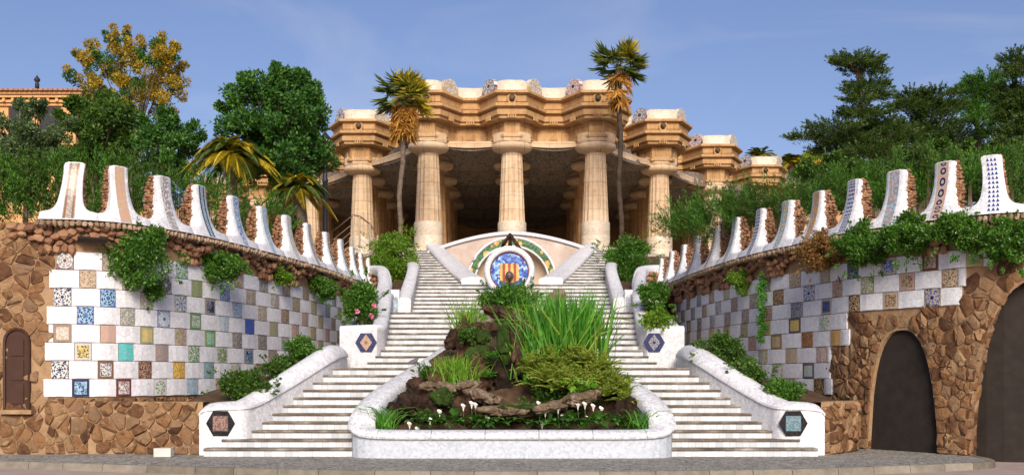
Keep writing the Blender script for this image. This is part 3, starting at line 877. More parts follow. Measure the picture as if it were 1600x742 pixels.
        if st == 'tri':
            for r_ in range(12):
                for c_ in (-1, 0, 1):
                    v0 = 0.05 + r_ * 0.077; v1 = v0 + 0.056
                    x = c_ * 0.085
                    A, B_, Cc = spt(v0, x - 0.034, 0.008), spt(v0, x + 0.034, 0.008), spt(v1, x, 0.008)
                    D_, E_, F_ = spt(v0, x - 0.034, -0.01), spt(v0, x + 0.034, -0.01), spt(v1, x, -0.01)
                    mb.add([A, B_, Cc, D_, E_, F_], [(1, 0, 2), (0, 1, 4, 3), (1, 2, 5, 4), (2, 0, 3, 5)])
            o = mb.build('triangle_mosaic', M['bluetri'], mer)
        else:
            mb.grid([[spt(v, w_, 0.006) for w_ in wds] for v in vv], uv=True)
            mb.grid([[spt(v, wds[0], -0.01) for v in vv], [spt(v, wds[0], 0.006) for v in vv]])
            mb.grid([[spt(v, wds[2], 0.006) for v in vv], [spt(v, wds[2], -0.01) for v in vv]])
            o = mb.build('mosaic_band', STRIP[st], mer)
            colours(o, c1, c2, c3)
        # rough stone body behind the white face
        items = []
        for v in np.arange(0.17, 0.985, 0.05):
            hw = float(np.interp(v, vs_[3:], hws[3:]))
            dmx = 0.13 + 0.22 * math.sin(math.pi * min(1.0, max(0.0, (v - 0.1) / 0.93))) ** 0.7
            for dd in np.linspace(0.14, dmx, 3 if dmx > .3 else 2):
                for sg in (-1, 1):
                    bul = 0.03 * math.sin(math.pi * min(1, v * 1.1))
                    w = C.W(sc + ln * v * v + sg * (min(hw, la if sg < 0 else lb) - 0.035 + bul), FACE - dd + random.uniform(-.03, .03), ZC + v * HTi + random.uniform(-.02, .02))
                    items.append((w, (random.uniform(.10, .15), random.uniform(.10, .15), random.uniform(.065, .10)), random.uniform(0, 6)))
            items.append((C.W(sc + ln * v * v, FACE - dmx + .06, ZC + v * HTi), (0.3, 0.2, 0.14), random.uniform(0, 6)))
        V, Fc = rock_cluster(items)
        ob = np_obj('rough_stone_flank', V, Fc, M['rough'], mer)
        mb = MB()
        body = [[C.W(sc + ln * v * v + sg * (min(float(np.interp(v, vs_[3:], hws[3:])), la, lb) - 0.05), FACE - dd, ZC + v * HTi) for sg, dd in ((-1, 0.10), (-1, 0.10 + 0.21 * math.sin(math.pi * min(1., max(0., (v - .1) / .93))) ** .7), (1, 0.10 + 0.21 * math.sin(math.pi * min(1., max(0., (v - .1) / .93))) ** .7), (1, 0.10))] for v in (0.0, 0.17, 0.2, 0.25, 0.32, 0.42, 0.6, 0.8, 0.95, 0.985)]
        mb.grid(body, True)
        mb.add(body[-1], [(0, 1, 2, 3)])
        mb.build('stone_core', M['rough'], mer)
    return root

M['bluetri'] = mat_plain('blue_glazed_triangle', (0.03, 0.06, 0.26), 0.25, var=0.5)

SPB = ('speckle', BL, LB, W_)
LSTR = [('lines', BR, GY, CR), ('speckle', PK, CR, OC), ('ring', GY, W_, GY), ('lines', BK, LB, GY), ('speckle', LB, BL, W_), ('speckle', LB, W_, LB), ('ring', YL, W_, LB), ('ring', OC, LB, GY), ('ring', BK, W_, GY), ('ring', GY, W_, LB), ('speckle', BL, LB, W_), ('lines', GY, W_, CR), ('lines', CR, W_, CR)]
RSTR = [('tri', BL, BL, BL), ('ring', NV, CR, PK), ('speckle', GY, LB, PK), ('check', BL, W_, NV), ('speckle', OC, OR, GY), ('ring', YL, GY, LB), ('check', NV, W_, BL), ('speckle', LB, GY, W_), ('check', NV, W_, GY), ('speckle', GY, PK, LB), ('speckle', GY, NV, W_), ('check', NV, W_, BL), ('lines', NV, W_, GY), ('speckle', GY, LB, W_)]
LMP = [110, 185, 255.5, 314.4, 367, 411.7, 450.6, 483, 512, 534.8, 552.6, 566, 578]
RMP = [1556, 1476, 1399, 1332, 1276.5, 1228.4, 1186, 1147.7, 1116.7, 1087.4, 1065.6, 1046.8, 1029.4, 1017]

LROWS = {0: (66, 470, 112), 1: (72, 520, 79), 2: (69, 536, 116), 3: (74, 540, 82), 4: (71, 542, 119), 5: (76, 545, 83), 6: (75, 548, 122), 7: (86, 552, 87)}
RROWS = {0: (1300, 1100, 1241), 1: (1297, 1075, 1272), 2: (1298, 1060, 1246), 3: (1327, 1058, 1271), 4: (1323, 1056, 1297), 5: (1503, 1054, 1470), 6: (1510, 1052, 1430), 7: (1552, 1050, 1467)}

def door_open():
    c = LW.from_px(25, FACE); return (c, 0.30, 2.68, 0.98, 2.6)
dl = door_open()
def ex_left(C, u, z):
    if abs(u - dl[0]) < 0.31 and 0.93 < z < 2.62: return True
    w = C.W(u, FACE, 0); px = CX + F * w.x / w.y
    return any(ROW0 + k * ROWH - .03 < z < ROW0 + (k + 1) * ROWH + .03 and px > LROWS[k][0] - 4 for k in range(8)) or (px > 68 and z < 1.2)
def ex_right(C, u, z):
    w = C.W(u, FACE, 0); px = CX + F * w.x / w.y
    if px < 1296 and z > 1.2: return True
    for k in range(8):
        if ROW0 + k * ROWH - 0.02 < z < ROW0 + (k + 1) * ROWH + 0.02 and px < RROWS[k][0] - 2: return True
    return z > 4.45
M_ = None
left_wall = build_wall(LW, 'retaining_wall', 'curved wall of white panels and patterned tiles left of the stairs, white merlons on top', LMP, LSTR, LROWS, LTILES,
                       [(-30, 84, 0.0, 4.95, 0.2, ex_left), (68, 318, 0.0, 1.21, 0.215, None)], [], {0: 0.10})
c1_, c2_ = RW.from_px(1408, FACE), RW.from_px(1652, FACE)
ROPEN = [(c1_, 0.93, 2.74, 0.0, 1.9), (c2_, 1.92, 3.75, 0.0, 1.7)]
right_wall = build_wall(RW, 'retaining_wall', 'curved wall of white panels and patterned tiles with stone arches right of the stairs, merlons on top', RMP, RSTR, RROWS, RTILES,
                        [(1640, 1268, 0.0, 4.5, 0.235, ex_right)], ROPEN, {0: 0.10})
# arch soffits, the small arch's gate, a dark sheet for the tall arch's shade
for gi, (c, hw, zt, zb, pw) in enumerate(ROPEN):
    b = MB()
    prof = [(c + x * hw, zt * (1 - abs(x) ** 2.6) ** (1 / pw)) for x in np.sin(np.linspace(-math.pi / 2, math.pi / 2, 40))]
    prof = [(prof[0][0], -0.05)] + prof + [(prof[-1][0], -0.05)]
    rows_ = []
    for dd in (-0.04, -0.15, -0.4, -0.7, -1.3):
        rows_.append([RW.W(u, FACE + dd, z) for u, z in prof])
    b.grid(rows_)
    b.build('arch_soffit', M['cellstone'], right_wall, smooth=True)
    if gi == 1:
        PA = np.array(prof); LA = np.concatenate([[0], np.cumsum(np.hypot(*np.diff(PA, axis=0).T))])
        class Jamb:
            side = -1
            def W(self, u, off, z):
                a = [np.interp(u, LA, PA[:, k_]) for k_ in (0, 1)]; d = [np.interp(min(u + .05, LA[-1]), LA, PA[:, k_]) for k_ in (0, 1)]; e = [np.interp(max(u - .05, 0), LA, PA[:, k_]) for k_ in (0, 1)]
                tx, tz = d[0] - e[0], d[1] - e[1]; l_ = math.hypot(tx, tz) or 1
                return RW.W(a[0] + tz / l_ * off, FACE - z, a[1] - tx / l_ * off)
        jb = Jamb()
        for u0, u1 in ((0.0, 4.2), (LA[-1] - 4.2, LA[-1])):
            sd_ = [(u0 + (i + .5 * (j % 2) + random.uniform(-.4, .4)) * .27, -.02 + (j + .5 + random.uniform(-.4, .4)) * .27) for j in range(-1, 6) for i in range(-1, 17)]
            for i, poly in voronoi(sd_, (u0, u1, -.02, .45), [(u0 < u < u1 and -.02 < z < .45) for u, z in sd_]):
                sp = stone_piece(jb, poly, 0.0, .010, random.uniform(.02, .06))
                if sp: sp.build('arch_stone', M['stone'], right_wall, smooth=True, angle=38)
g1 = MB(); (c, hw, zt, zb, pw) = ROPEN[0]
gr = [[RW.W(u, FACE - 0.14 - d_, z) for u in np.linspace(c - hw - 0.1, c + hw + 0.1, 7)[::-1]] for z, d_ in ((-0.05, 0), (2.9, 0))]
gk = [[RW.W(u, FACE - 0.22, z) for u in np.linspace(c - hw - 0.1, c + hw + 0.1, 7)[::-1]] for z in (-0.05, 2.9)]
g1.grid(gr); g1.grid([r[::-1] for r in gk])
o = g1.build('gate', M['door'])
tag(o, 'plain dark brown gate panel filling the smaller stone arch on the right', 'gate')
shade_sheet = MB(); (c, hw, zt, zb, pw) = ROPEN[1]
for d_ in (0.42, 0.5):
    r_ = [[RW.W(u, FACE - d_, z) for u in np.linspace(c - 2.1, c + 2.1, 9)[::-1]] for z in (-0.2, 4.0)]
    shade_sheet.grid(r_ if d_ < .45 else [q[::-1] for q in r_])
o = shade_sheet.build('gate', M['door'])  # dark panel added for the deep shade inside the arch
tag(o, 'dark sheet standing for the shade inside the tall stone arch at the right edge', 'gate')
for sg, rw_, lp_ in ((-1, left_wall, [(-9.1, 23.36), (-8.3, 23.3), (-7.4, 23.18), (-6.55, 23.06)]), (1, right_wall, [(7.75, 24.35), (7.3, 23.75), (6.95, 23.3), (6.55, 23.06)])):
    LC = Curve(lp_, -sg)
    MB().grid([[LC.W(u, o_, z) for o_, z in ((0, -.05), (0, 1.12), (-.4, 1.12), (-.4, -.05))] for u in np.linspace(0, LC.L, 8)]).build('link_wall_core', M['mortar'], rw_)
    sd = [((i + .5 * (j % 2) + random.uniform(-.45, .45)) * .3, (j + .5 + random.uniform(-.45, .45)) * .26) for j in range(-1, 6) for i in range(-1, 11)]
    for i, poly in voronoi(sd, (0, LC.L, 0, 1.14), [(-.02 < u < LC.L + .02 and -.02 < z < 1.15) for u, z in sd]):
        sp = stone_piece(LC, poly, .01, .012, random.uniform(.035, .09))
        if sp: sp.build('field_stone', M['stone'], rw_, smooth=True, angle=38)

# ------------------------------------------------------------------ left door, fixture, box
cdoor = LW.from_px(25, FACE)
dr = empty('arched_door', tuple(LW.W(cdoor, FACE, 0.98)), 'narrow dark wooden door with rounded top in the rough stone wall', 'door')
def arch_outline(hw, z0, z1, k=8):
    zs = z1 - hw
    return [(-hw, z0)] + [(hw * math.cos(math.pi - math.pi * i / k), zs + hw * math.sin(math.pi * i / k)) for i in range(k + 1)] + [(hw, z0)]
def arch_slab(C, c, outl, o0, o1):
    b = MB(); n = len(outl)
    f = [C.W(c + x, o1, z) for x, z in outl]; k = [C.W(c + x, o0, z) for x, z in outl]
    b.add(f + k, [tuple(range(n))[::-1]] + [(i, (i + 1) % n, n + (i + 1) % n, n + i) for i in range(n)])
    return b
arch_slab(LW, cdoor, arch_outline(0.25, 0.98, 2.64), FACE - 0.06, FACE - 0.01).build('door_leaf', M['wood'], dr)
for z0, z1 in ((1.08, 1.5), (1.58, 2.02), (2.10, 2.45)):
    arch_slab(LW, cdoor, [(-0.15, z0), (-0.15, z1), (0.15, z1), (0.15, z0)], FACE - 0.02, FACE + 0.012).build('door_panel', M['wood'], dr)
fo, fi = arch_outline(0.30, 0.93, 2.70), arch_outline(0.25, 0.98, 2.65)
b = MB()
b.grid([[LW.W(cdoor + x, o_, z) for x, z in q] for q, o_ in ((fi, FACE - 0.03), (fi, FACE + 0.03), (fo, FACE + 0.04), (fo, FACE - 0.05))])
b.build('door_frame', M['wood'], dr)
tag(arch_slab(LW, cdoor, [(-0.36, 0.86), (-0.36, 0.95), (0.36, 0.95), (0.36, 0.86)], FACE - 0.05, FACE + 0.10).build('door_sill', M['mortar'], dr))
cf = LW.from_px(143, -0.1)
b = MB()
b.grid([[LW.W(cf + x, o_, z) for x in (-0.29, 0.29)] for o_, z in ((-0.2, 4.56), (0.05, 4.50), (0.05, 4.58), (0.02, 4.60), (-0.2, 4.66))], True)
b.grid([[LW.W(cf + s_ * 0.29, o_, z) for s_ in (-1, 1)] for o_, z in ((-0.2, 4.56), (-0.2, 4.66))])
o = b.build('wall_lamp', M['door']); tag(o, 'flat brown slanted lamp box under the coping of the left wall', 'lamp')
bp = T(256, 704, 22.55)
b = MB()
b.prism([(bp.x - .17, 22.42), (bp.x + .17, 22.45), (bp.x + .17, 22.68), (bp.x - .12, 22.68)], 0.005, 0.18)
o = b.build('utility_box', M['grey']); tag(o, 'small pale grey box on the pavement against the left stone base', 'box')

# ------------------------------------------------------------------ stairs
RS = 0.17
def flight(label, D0, tread, z0, n, xl, xr, cat='stairs'):
    """n risers from z0 upward; xl, xr: functions of step number"""
    root = empty('stair_flight', (0.5 * (xl(1) + xr(1)), D0, z0), label, cat)
    for k in range(1, n + 1):
        y0 = D0 + (k - 1) * tread
        y1 = y0 + tread + 0.03 if k < n else y0 + tread
        a, e = xl(k), xr(k)
        zt = z0 + k * RS
        st = MB().box(a, e, y0 + 0.025, y1, zt - RS - (0.0 if k == 1 else 0.02), zt - 0.05).build('step', M['riser'], root)
        nb = MB()
        seg = 6
        xs = np.linspace(a, e, seg + 1)
        rows_ = [[(x, y0 + 0.0 + j[0] + random.uniform(-.004, .004), zt + j[1]) for x in xs] for j in ((0.03, -0.05), (0.0, -0.05), (-0.012, -0.025), (0.0, 0.0), (tread + 0.03, 0.002))]
        nb.grid(rows_)
        nb.add([rows_[i][0] for i in range(5)] + [(a, y0 + tread, zt - .05)], [(0, 1, 2, 3, 4, 5)])
        nb.add([rows_[i][-1] for i in range(5)] + [(e, y0 + tread, zt - .05)], [(5, 4, 3, 2, 1, 0)])
        nb.build('tread', M['tread'], st)
    return root
lxs = [320.7, 349, 375.5, 396, 417, 436, 454.7, 472.8, 490.6, 507.5, 522]
D1, TR = 22.55, 0.335
def lxl(k): return (lxs[k - 1] - CX) / F * (D1 + (k - 1) * TR) - 0.04
def lxr(k): return -3.32 + max(0, (D1 + k * TR - 22.9)) * 0.29 + 0.25
flight('lower flight of grey-nosed white steps left of the planted basin', D1, TR, 0.0, 11, lxl, lxr)
flight('lower flight of grey-nosed white steps right of the planted basin', D1, TR, 0.0, 11, lambda k: -lxr(k), lambda k: -lxl(k) - 0.05)
ZL1 = 11 * RS
YL1 = D1 + 11 * TR
la_ = MB().box(-4.6, 4.6, YL1 - 0.02, 29.4, 0.6, ZL1 - 0.002).build('stair_landing', M['tread']); tag(la_, kind='structure')
def isl(y): return float(np.interp(y, [23, 28, 34, 41], [3.2, 1.78, 1.25, 0.92]))
D2 = 28.4
def mxl(k): return [-3.78, -3.62, -3.52, -3.50, -3.48, -3.5, -3.53, -3.57, -3.62, -3.67, -3.7][k - 1]
flight('middle flight of white steps left of the planted rockery', D2, 0.42, ZL1, 10, mxl, lambda k: -isl(D2 + k * .42) + .2)
flight('middle flight of white steps right of the planted rockery', D2, 0.42, ZL1, 10, lambda k: isl(D2 + k * .42) - .2, lambda k: -mxl(k))
ZL2 = ZL1 + 10 * RS
la_ = MB().box(-4.6, 4.6, D2 + 10 * .42 - .02, 37.6, 2.2, ZL2 - 0.002).build('stair_landing', M['tread']); tag(la_, kind='structure')
D3 = 37.3
flight('upper flight of white steps left of the round blue medallion', D3, 0.40, ZL2, 9, lambda k: -3.52, lambda k: -0.75)
flight('upper flight of white steps right of the round blue medallion', D3, 0.40, ZL2, 9, lambda k: 0.75, lambda k: 3.52)
ZL3 = ZL2 + 9 * RS
YL3 = D3 + 9 * .40
la_ = MB().box(-3.6, 3.6, YL3 - .02, 48.8, 3.5, ZL3 - 0.002).build('stair_landing', M['tread']); tag(la_, kind='structure')
ZH = 7.5
D4, n4 = 41.4, 14
t4 = 8.4 / n4
flight('top diverging flight of steps rising left to the columned hall', D4, t4, ZL3, n4, lambda k: -3.62 - 0.075 * k, lambda k: -1.9 - 0.16 * k + .25)
flight('top diverging flight of steps rising right to the columned hall', D4, t4, ZL3, n4, lambda k: 1.9 + 0.16 * k - .25, lambda k: 3.62 + 0.075 * k)

# ------------------------------------------------------------------ parapets (rounded white walls along the stairs)
def parapet(stations, mat, joints=None, foot=0.06):
    """stations: (outer xy, inner xy, z_top, z_base); rounded cushion top"""
    prof = [(0.04, None), (0.02, -0.16), (0.0, -0.13), (0.02, -0.06), (0.12, 0.0), (0.35, 0.03), (0.65, 0.03), (0.88, 0.0), (0.98, -0.06), (1.0, -0.13), (0.97, -0.16), (0.95, None)]
    rows_ = []
    for (o_, i_, zt, zb) in stations:
        rows_.append([(o_[0] + (i_[0] - o_[0]) * u, o_[1] + (i_[1] - o_[1]) * u, zb if dz is None else zt + dz) for u, dz in prof])
    b = MB(); b.grid(rows_)
    n = len(prof)
    b.add(rows_[0], [tuple(range(n))[::-1]]); b.add(rows_[-1], [tuple(range(n))])
    return b
def dens(pts, n=6):
    """Catmull-Rom through tuples of numbers"""
    P = [np.array(p, float) for p in pts]
    P = [2 * P[0] - P[1]] + P + [2 * P[-1] - P[-2]]
    out = []
    for i in range(1, len(P) - 2):
        for k in range(n):
            t = k / n; a, b, c, d = P[i - 1:i + 3]
            out.append(0.5 * (2 * b + (c - a) * t + (2 * a - 5 * b + 4 * c - d) * t * t + (3 * b - a - 3 * c + d) * t ** 3))
    out.append(P[-2]); return out
def hexplate(parent, c, r, sg, mats, diamond, fy):
    """hexagon ornament on a pier, facing the plaza"""
    root = empty('hexagon_plate', c)
    x0, y0, z0 = c
    def hexa(rr, d0, d1, rot=0.0, nn=6, sx=1.0):
        pts = [(x0 + sx * rr * math.cos(rot + 2 * math.pi * k / nn), z0 + rr * math.sin(rot + 2 * math.pi * k / nn)) for k in range(nn)]
        b = MB()
        f = [(x, y0 - d1, z) for x, z in pts]; k = [(x, y0 - d0, z) for x, z in pts]
        uvs = [(0.5 + (x - x0) / (2 * rr), 0.5 + (z - z0) / (2 * rr)) for x, z in pts] * 2
        b.add(f + k, [tuple(range(nn))] + [(i, nn + i, nn + (i + 1) % nn, (i + 1) % nn) for i in range(nn)], uvs)
        return b
    return root, hexa

def make_hex(c, r, outer, inner, label, diamond):
    root, hexa = hexplate(None, c, r, 1, None, diamond, 0)
    tag(root, label, 'ornament')
    o = hexa(r, -0.03, 0.015).build('hexagon_ground', TILE['speckle'], root); colours(o, outer, outer, tuple(min(.6, k * 1.7 + .005) for k in outer))
    if diamond: o = hexa(r * 0.78, 0.0, 0.025, math.pi / 2, 4, 0.72).build('diamond_tile', TILE['rosette'], root)
    else: o = hexa(r * 0.74, 0.0, 0.025, math.pi / 4, 4).build('square_tile', TILE['frame'], root)
    colours(o, *inner)
    return root

for sg, side in ((-1, 'left'), (1, 'right')):
    # lower parapet: front face turning into a tilted cushion that climbs beside the steps
    raw = [(-6.60, 22.96, .86, .92), (-6.48, 22.955, .95, 1.07), (-6.05, 22.95, .99, 1.12), (-5.68, 23.02, 1.0, 1.13), (-5.48, 23.4, 1.06, 1.2), (-5.22, 23.98, 1.25, 1.45), (-4.8, 24.85, 1.60, 1.84), (-4.4, 25.75, 1.96, 2.2), (-4.2, 26.6, 2.16, 2.4), (-4.22, 27.8, 2.2, 2.45), (-4.45, 29.2, 2.2, 2.45)]
    pts_ = dens(raw, 5)
    wallr, cush = [], []
    for i_, (x, y, zc, zt) in enumerate(pts_):
        p0, p1 = pts_[max(0, i_ - 2)], pts_[min(len(pts_) - 1, i_ + 2)]
        tx, ty = p1[0] - p0[0], p1[1] - p0[1]; l_ = math.hypot(tx, ty)
        nx_, ny_ = -ty / l_, tx / l_                                # away from the steps
        def off(d, z): return (sg * (x + nx_ * d), y + ny_ * d, z)
        wallr.append([off(0, -.02), off(0, zc - .03), off(.25, zc - .02), off(.48, zc - .02), off(.48, -.02)])
        cush.append([off(.02, zc - .05), off(-.035, zc - .03), off(-.03, zc + .02), off(.05, zc + (zt - zc) * .55), off(.18, zt - .01), off(.32, zt + .01), off(.45, zt - .03), off(.51, zt - .10), off(.50, zc - .06)])
    b = MB(); b.grid(wallr); b.add(wallr[0], [(0, 1, 2, 3, 4)]); b.add(wallr[-1], [(4, 3, 2, 1, 0)])
    root = b.build('stair_parapet', M['white'], smooth=True, angle=40)
    tag(root, 'low white rounded parapet climbing beside the lower %s flight of steps' % side, 'parapet')
    i_ = 0
    while i_ < len(cush) - 2:
        j_ = min(i_ + 7, len(cush) - 1)
        seg_ = [list(map(Vector, r_)) for r_ in cush[i_:j_ + 1]]
        seg_[0] = [a_.lerp(c_, .03) for a_, c_ in zip(seg_[0], seg_[1])]
        b = MB(); b.grid(seg_); n = len(seg_[0])
        b.add(seg_[0], [tuple(range(n))]); b.add(seg_[-1], [tuple(range(n))[::-1]])
        b.build('coping_stone', M['white'], root, smooth=True, angle=45)
        i_ = j_
    cx = T(345 if sg < 0 else 1239, 661, 22.96)
    make_hex((cx.x, 22.945, cx.z), 0.305, (0.008, 0.008, 0.010), (MA, (0.13, 0.10, 0.09), (0.34, 0.19, 0.15)) if sg < 0 else (NV, (0.07, 0.20, 0.25), GY), 'black hexagon mosaic with %s square on the front %s pier' % ('pink and brown' if sg < 0 else 'blue and white', side), False)
    # middle pier / planter front with diamond hexagon
    st = [((sg * -4.62, 29.6), (sg * -4.62, 29.15), 3.0, 1.0), ((sg * -4.2, 29.6), (sg * -4.2, 29.15), 3.02, 1.0), ((sg * -3.85, 29.65), (sg * -3.62, 29.15), 3.04, 1.0), ((sg * -3.85, 29.8), (sg * -3.45, 29.4), 3.06, 1.0)]
    raw = [(-3.85, -3.43, 29.9, 3.12), (-3.9, -3.48, 30.8, 3.4), (-3.98, -3.56, 32.0, 3.8), (-4.08, -3.66, 33.2, 4.15), (-4.35, -3.8, 35.0, 4.35), (-4.6, -4.05, 36.6, 4.55), (-4.72, -4.3, 38.4, 5.1), (-4.9, -4.5, 39.6, 5.5)]
    for xo, xi, y, z in dens(raw, 4): st.append(((sg * xo, y), (sg * xi, y), z, 1.0))
    b = parapet(st, M['white'])
    p2 = b.build('stair_parapet', M['white'], smooth=True, angle=40)
    tag(p2, 'curved white parapet round the planter beside the middle %s flight of steps' % side, 'parapet')
    b = MB()
    b.grid([[(sg * -4.62, 29.2, 1.0), (sg * -4.62, 29.2, 2.9), (sg * -4.42, 29.2, 2.92), (sg * -4.42, 29.2, 1.0)], [(sg * -4.78, 33, 1.0), (sg * -4.78, 33, 3.5), (sg * -4.6, 33, 3.5), (sg * -4.6, 33, 1.0)], [(sg * -5.0, 38.6, 1.0), (sg * -5.0, 38.6, 4.3), (sg * -4.8, 38.6, 4.3), (sg * -4.8, 38.6, 1.0)]])
    b.build('planter_side', M['white'], p2)
    cx = T(572 if sg < 0 else 1022, 535, 29.15)
    make_hex((cx.x, 29.155, cx.z), 0.29, NV, (BR, (0.34, 0.25, 0.16), PK) if sg < 0 else (NV, GY, (0.10, 0.12, 0.22)), 'dark blue hexagon mosaic with %s diamond on the middle %s pier' % ('brown' if sg < 0 else 'grey', side), True)
    # upper parapet with small mosaic front
    st = []
    for xo, xi, y, z in dens([(-3.9, -3.45, 37.2, 4.35), (-3.95, -3.47, 38.4, 4.75), (-3.95, -3.5, 40.0, 5.35), (-4.0, -3.56, 41.6, 5.9), (-4.2, -3.75, 43.2, 6.2), (-4.4, -4.0, 45.0, 6.25)], 3):
        st.append(((sg * xo, y), (sg * xi, y), z, 3.0))
    p3 = parapet(st, M['white']).build('stair_parapet', M['white'], smooth=True, angle=40)
    tag(p3, 'white rounded parapet beside the upper %s flight of steps, below the round shrub' % side, 'parapet')
    st = [((sg * -4.7, 37.5), (sg * -4.7, 37.1), 4.62, 3.2), ((sg * -3.85, 37.5), (sg * -3.85, 37.1), 4.62, 3.2)]
    p4 = parapet(st, M['white']).build('planter_front', M['white'], p3, smooth=True, angle=40)
    b = MB()
    xa, xb = sorted((sg * -4.45, sg * -3.9))
    b.add([(xa, 37.085, 3.7), (xb, 37.085, 3.7), (xb, 37.085, 4.38), (xa, 37.085, 4.38), (xa, 37.13, 3.7), (xb, 37.13, 3.7), (xb, 37.13, 4.38), (xa, 37.13, 4.38)], [(0, 1, 2, 3), (0, 4, 5, 1), (1, 5, 6, 2), (2, 6, 7, 3), (3, 7, 4, 0)], [(0, 0), (1, 0), (1, 1), (0, 1)] * 2)
    o = b.build('mosaic_panel', TILE['rosette' if sg > 0 else 'speckle'], p3); colours(o, *((LB, W_, PK) if sg < 0 else (GY, LB, W_)))
    # inner parapet of the top flight
    st = []
    for xi, xo, y, z in dens([(-1.95, -1.0, 41.25, 5.42), (-2.5, -1.6, 43.6, 5.95), (-3.15, -2.35, 46.2, 6.75), (-3.75, -3.05, 48.6, 7.5), (-4.1, -3.5, 50.2, 7.9)], 3):
        st.append(((sg * xo, y), (sg * xi, y), z, 4.2))
    p5 = parapet(st, M['white']).build('stair_parapet', M['white'], smooth=True, angle=40)
    tag(p5, 'broad sloping white parapet between the top %s flight and the mosaic niche' % side, 'parapet')
    # end of the merlon wall: rubble panel under a bent white coping
    C = LW if sg < 0 else RW
    s_ = C.L - 0.6
    w = C.W(C.from_px(578 if sg < 0 else 1017, FACE), FACE, 0)
    pe = [(w.x, w.y, 5.95), (sg * 5.05, 41.4, 5.85), (sg * 4.75, 40.3, 5.55), (sg * 4.55, 39.2, 5.05), (sg * 4.5, 38.2, 4.75)]
    st = [((x - sg * 0.0 + sg * 0.2, y + .1), (x - sg * 0.25, y - .1), z, z - 0.3) for x, y, z in dens(pe, 4)]
    e1_ = parapet(st, M['white']).build('wall_end', M['white'], smooth=True, angle=40)
    tag(e1_, 'bent white coping over rubble stone ending the merlon wall on the %s' % side, 'wall')
    items = []
    for x, y, z in dens(pe, 5):
        for q in np.arange(3.6, z - 0.2, 0.2):
            items.append((Vector((x - sg * 0.04 + random.uniform(-.04, .04), y - 0.05, q)), (0.27, 0.3, 0.23), random.uniform(0, 6)))
    V, Fc = rock_cluster(items)
    o = np_obj('rubble_face', V, Fc, M['rough'], e1_); o['kind'] = 'stuff'
    # planter soil behind the parapets
    b = MB()
    b.grid([[(sg * -7.4, 23.45, 0.95), (sg * -5.8, 23.45, 1.0)], [(sg * -7.5, 24.3, 1.0), (sg * -5.5, 24.3, 1.15)], [(sg * -7.2, 25.8, 1.3), (sg * -4.7, 25.8, 1.9)], [(sg * -6.9, 27.5, 1.5), (sg * -4.6, 27.5, 2.1)], [(sg * -6.3, 31, 1.8), (sg * -4.7, 31, 2.1)], [(sg * -5.7, 37, 2.4), (sg * -4.9, 37, 2.4)]])
    tag(b.build('planter_soil', M['soil'], smooth=True), kind='structure')
    b = MB()
    b.grid([[(sg * -4.6, 29.3, 2.75), (sg * -3.7, 29.3, 2.75)], [(sg * -4.65, 31, 3.0), (sg * -3.8, 31, 3.0)], [(sg * -4.8, 34, 3.6), (sg * -4.05, 34, 3.7)], [(sg * -5.0, 38.5, 4.2), (sg * -4.6, 38.5, 4.3)]])
    tag(b.build('planter_soil', M['soil'], smooth=True), kind='structure')
    b = MB()
    b.grid([[(sg * -5.3, 37.4, 4.3), (sg * -3.9, 37.4, 4.4)], [(sg * -6.0, 41, 5.0), (sg * -3.9, 41, 5.1)], [(sg * -9.0, 46, 6.2), (sg * -4.3, 46, 6.1)], [(sg * -11.0, 52.0, 7.3), (sg * -4.9, 50.5, 7.3)]])
    tag(b.build('planter_soil', M['soil'], smooth=True), kind='structure')

# ------------------------------------------------------------------ planted basin
basin = empty('fountain_basin', (0, 22.0, 0), 'wide white marble rimmed basin full of rocks and plants between the lower steps', 'fountain')
half = [(0, 22.02, .52), (-1.0, 22.02, .52), (-2.0, 22.02, .52), (-2.75, 22.04, .53), (-3.15, 22.18, .58), (-3.36, 22.5, .72), (-3.33, 22.95, 1.0), (-3.1, 23.8, 1.33), (-2.8, 24.8, 1.6), (-2.5, 25.8, 1.86), (-2.2, 26.8, 2.1), (-1.85, 28.0, 2.42)]
full = half[::-1] + [(-x, y, z) for x, y, z in half[1:]]
path = dens(full, 6)
# cut the path into curb stones of about 1.05 m
L = np.concatenate([[0], np.cumsum([math.dist(path[i][:2], path[i + 1][:2]) for i in range(len(path) - 1)])])
def bp_(s_): return np.array([np.interp(s_, L, [p[k] for p in path]) for k in range(3)])
def bn_(s_):
    a, b = bp_(max(0, s_ - .15)), bp_(min(L[-1], s_ + .15)); d = b - a; l = math.hypot(d[0], d[1]); return (d[1] / l, -d[0] / l)
def bw(s_, inw, dz, zabs=None):
    p = bp_(s_); n = bn_(s_)
    return Vector((p[0] - n[0] * inw, p[1] - n[1] * inw, p[2] + dz if zabs is None else zabs))
nst = 17
cuts_ = np.linspace(0, L[-1], nst + 1)
cprof = [(0.06, -0.14), (-0.02, -0.13), (-0.035, -0.09), (0.0, -0.03), (0.10, 0.02), (0.26, 0.05), (0.40, 0.04), (0.49, 0.0), (0.53, -0.07), (0.53, -0.2)]
for i in range(nst):
    a, e = cuts_[i] + 0.006, cuts_[i + 1] - 0.006
    b = MB()
    rows_ = [[bw(s_, u, dz) for u, dz in cprof] for s_ in np.linspace(a, e, 7)]
    b.grid(rows_)
    n = len(cprof)
    b.add(rows_[0], [tuple(range(n))]); b.add(rows_[-1], [tuple(range(n))[::-1]])
    b.build('rim_stone', M['rim'], basin, smooth=True, angle=40)
b = MB()
b.grid([[bw(s_, 0.05, 0, -0.03), bw(s_, 0.05, -0.13), bw(s_, 0.50, -0.14), bw(s_, 0.50, 0, 0.0)] for s_ in np.linspace(0, L[-1], 90)])
b.build('basin_wall', M['basin'], basin)
b = MB()
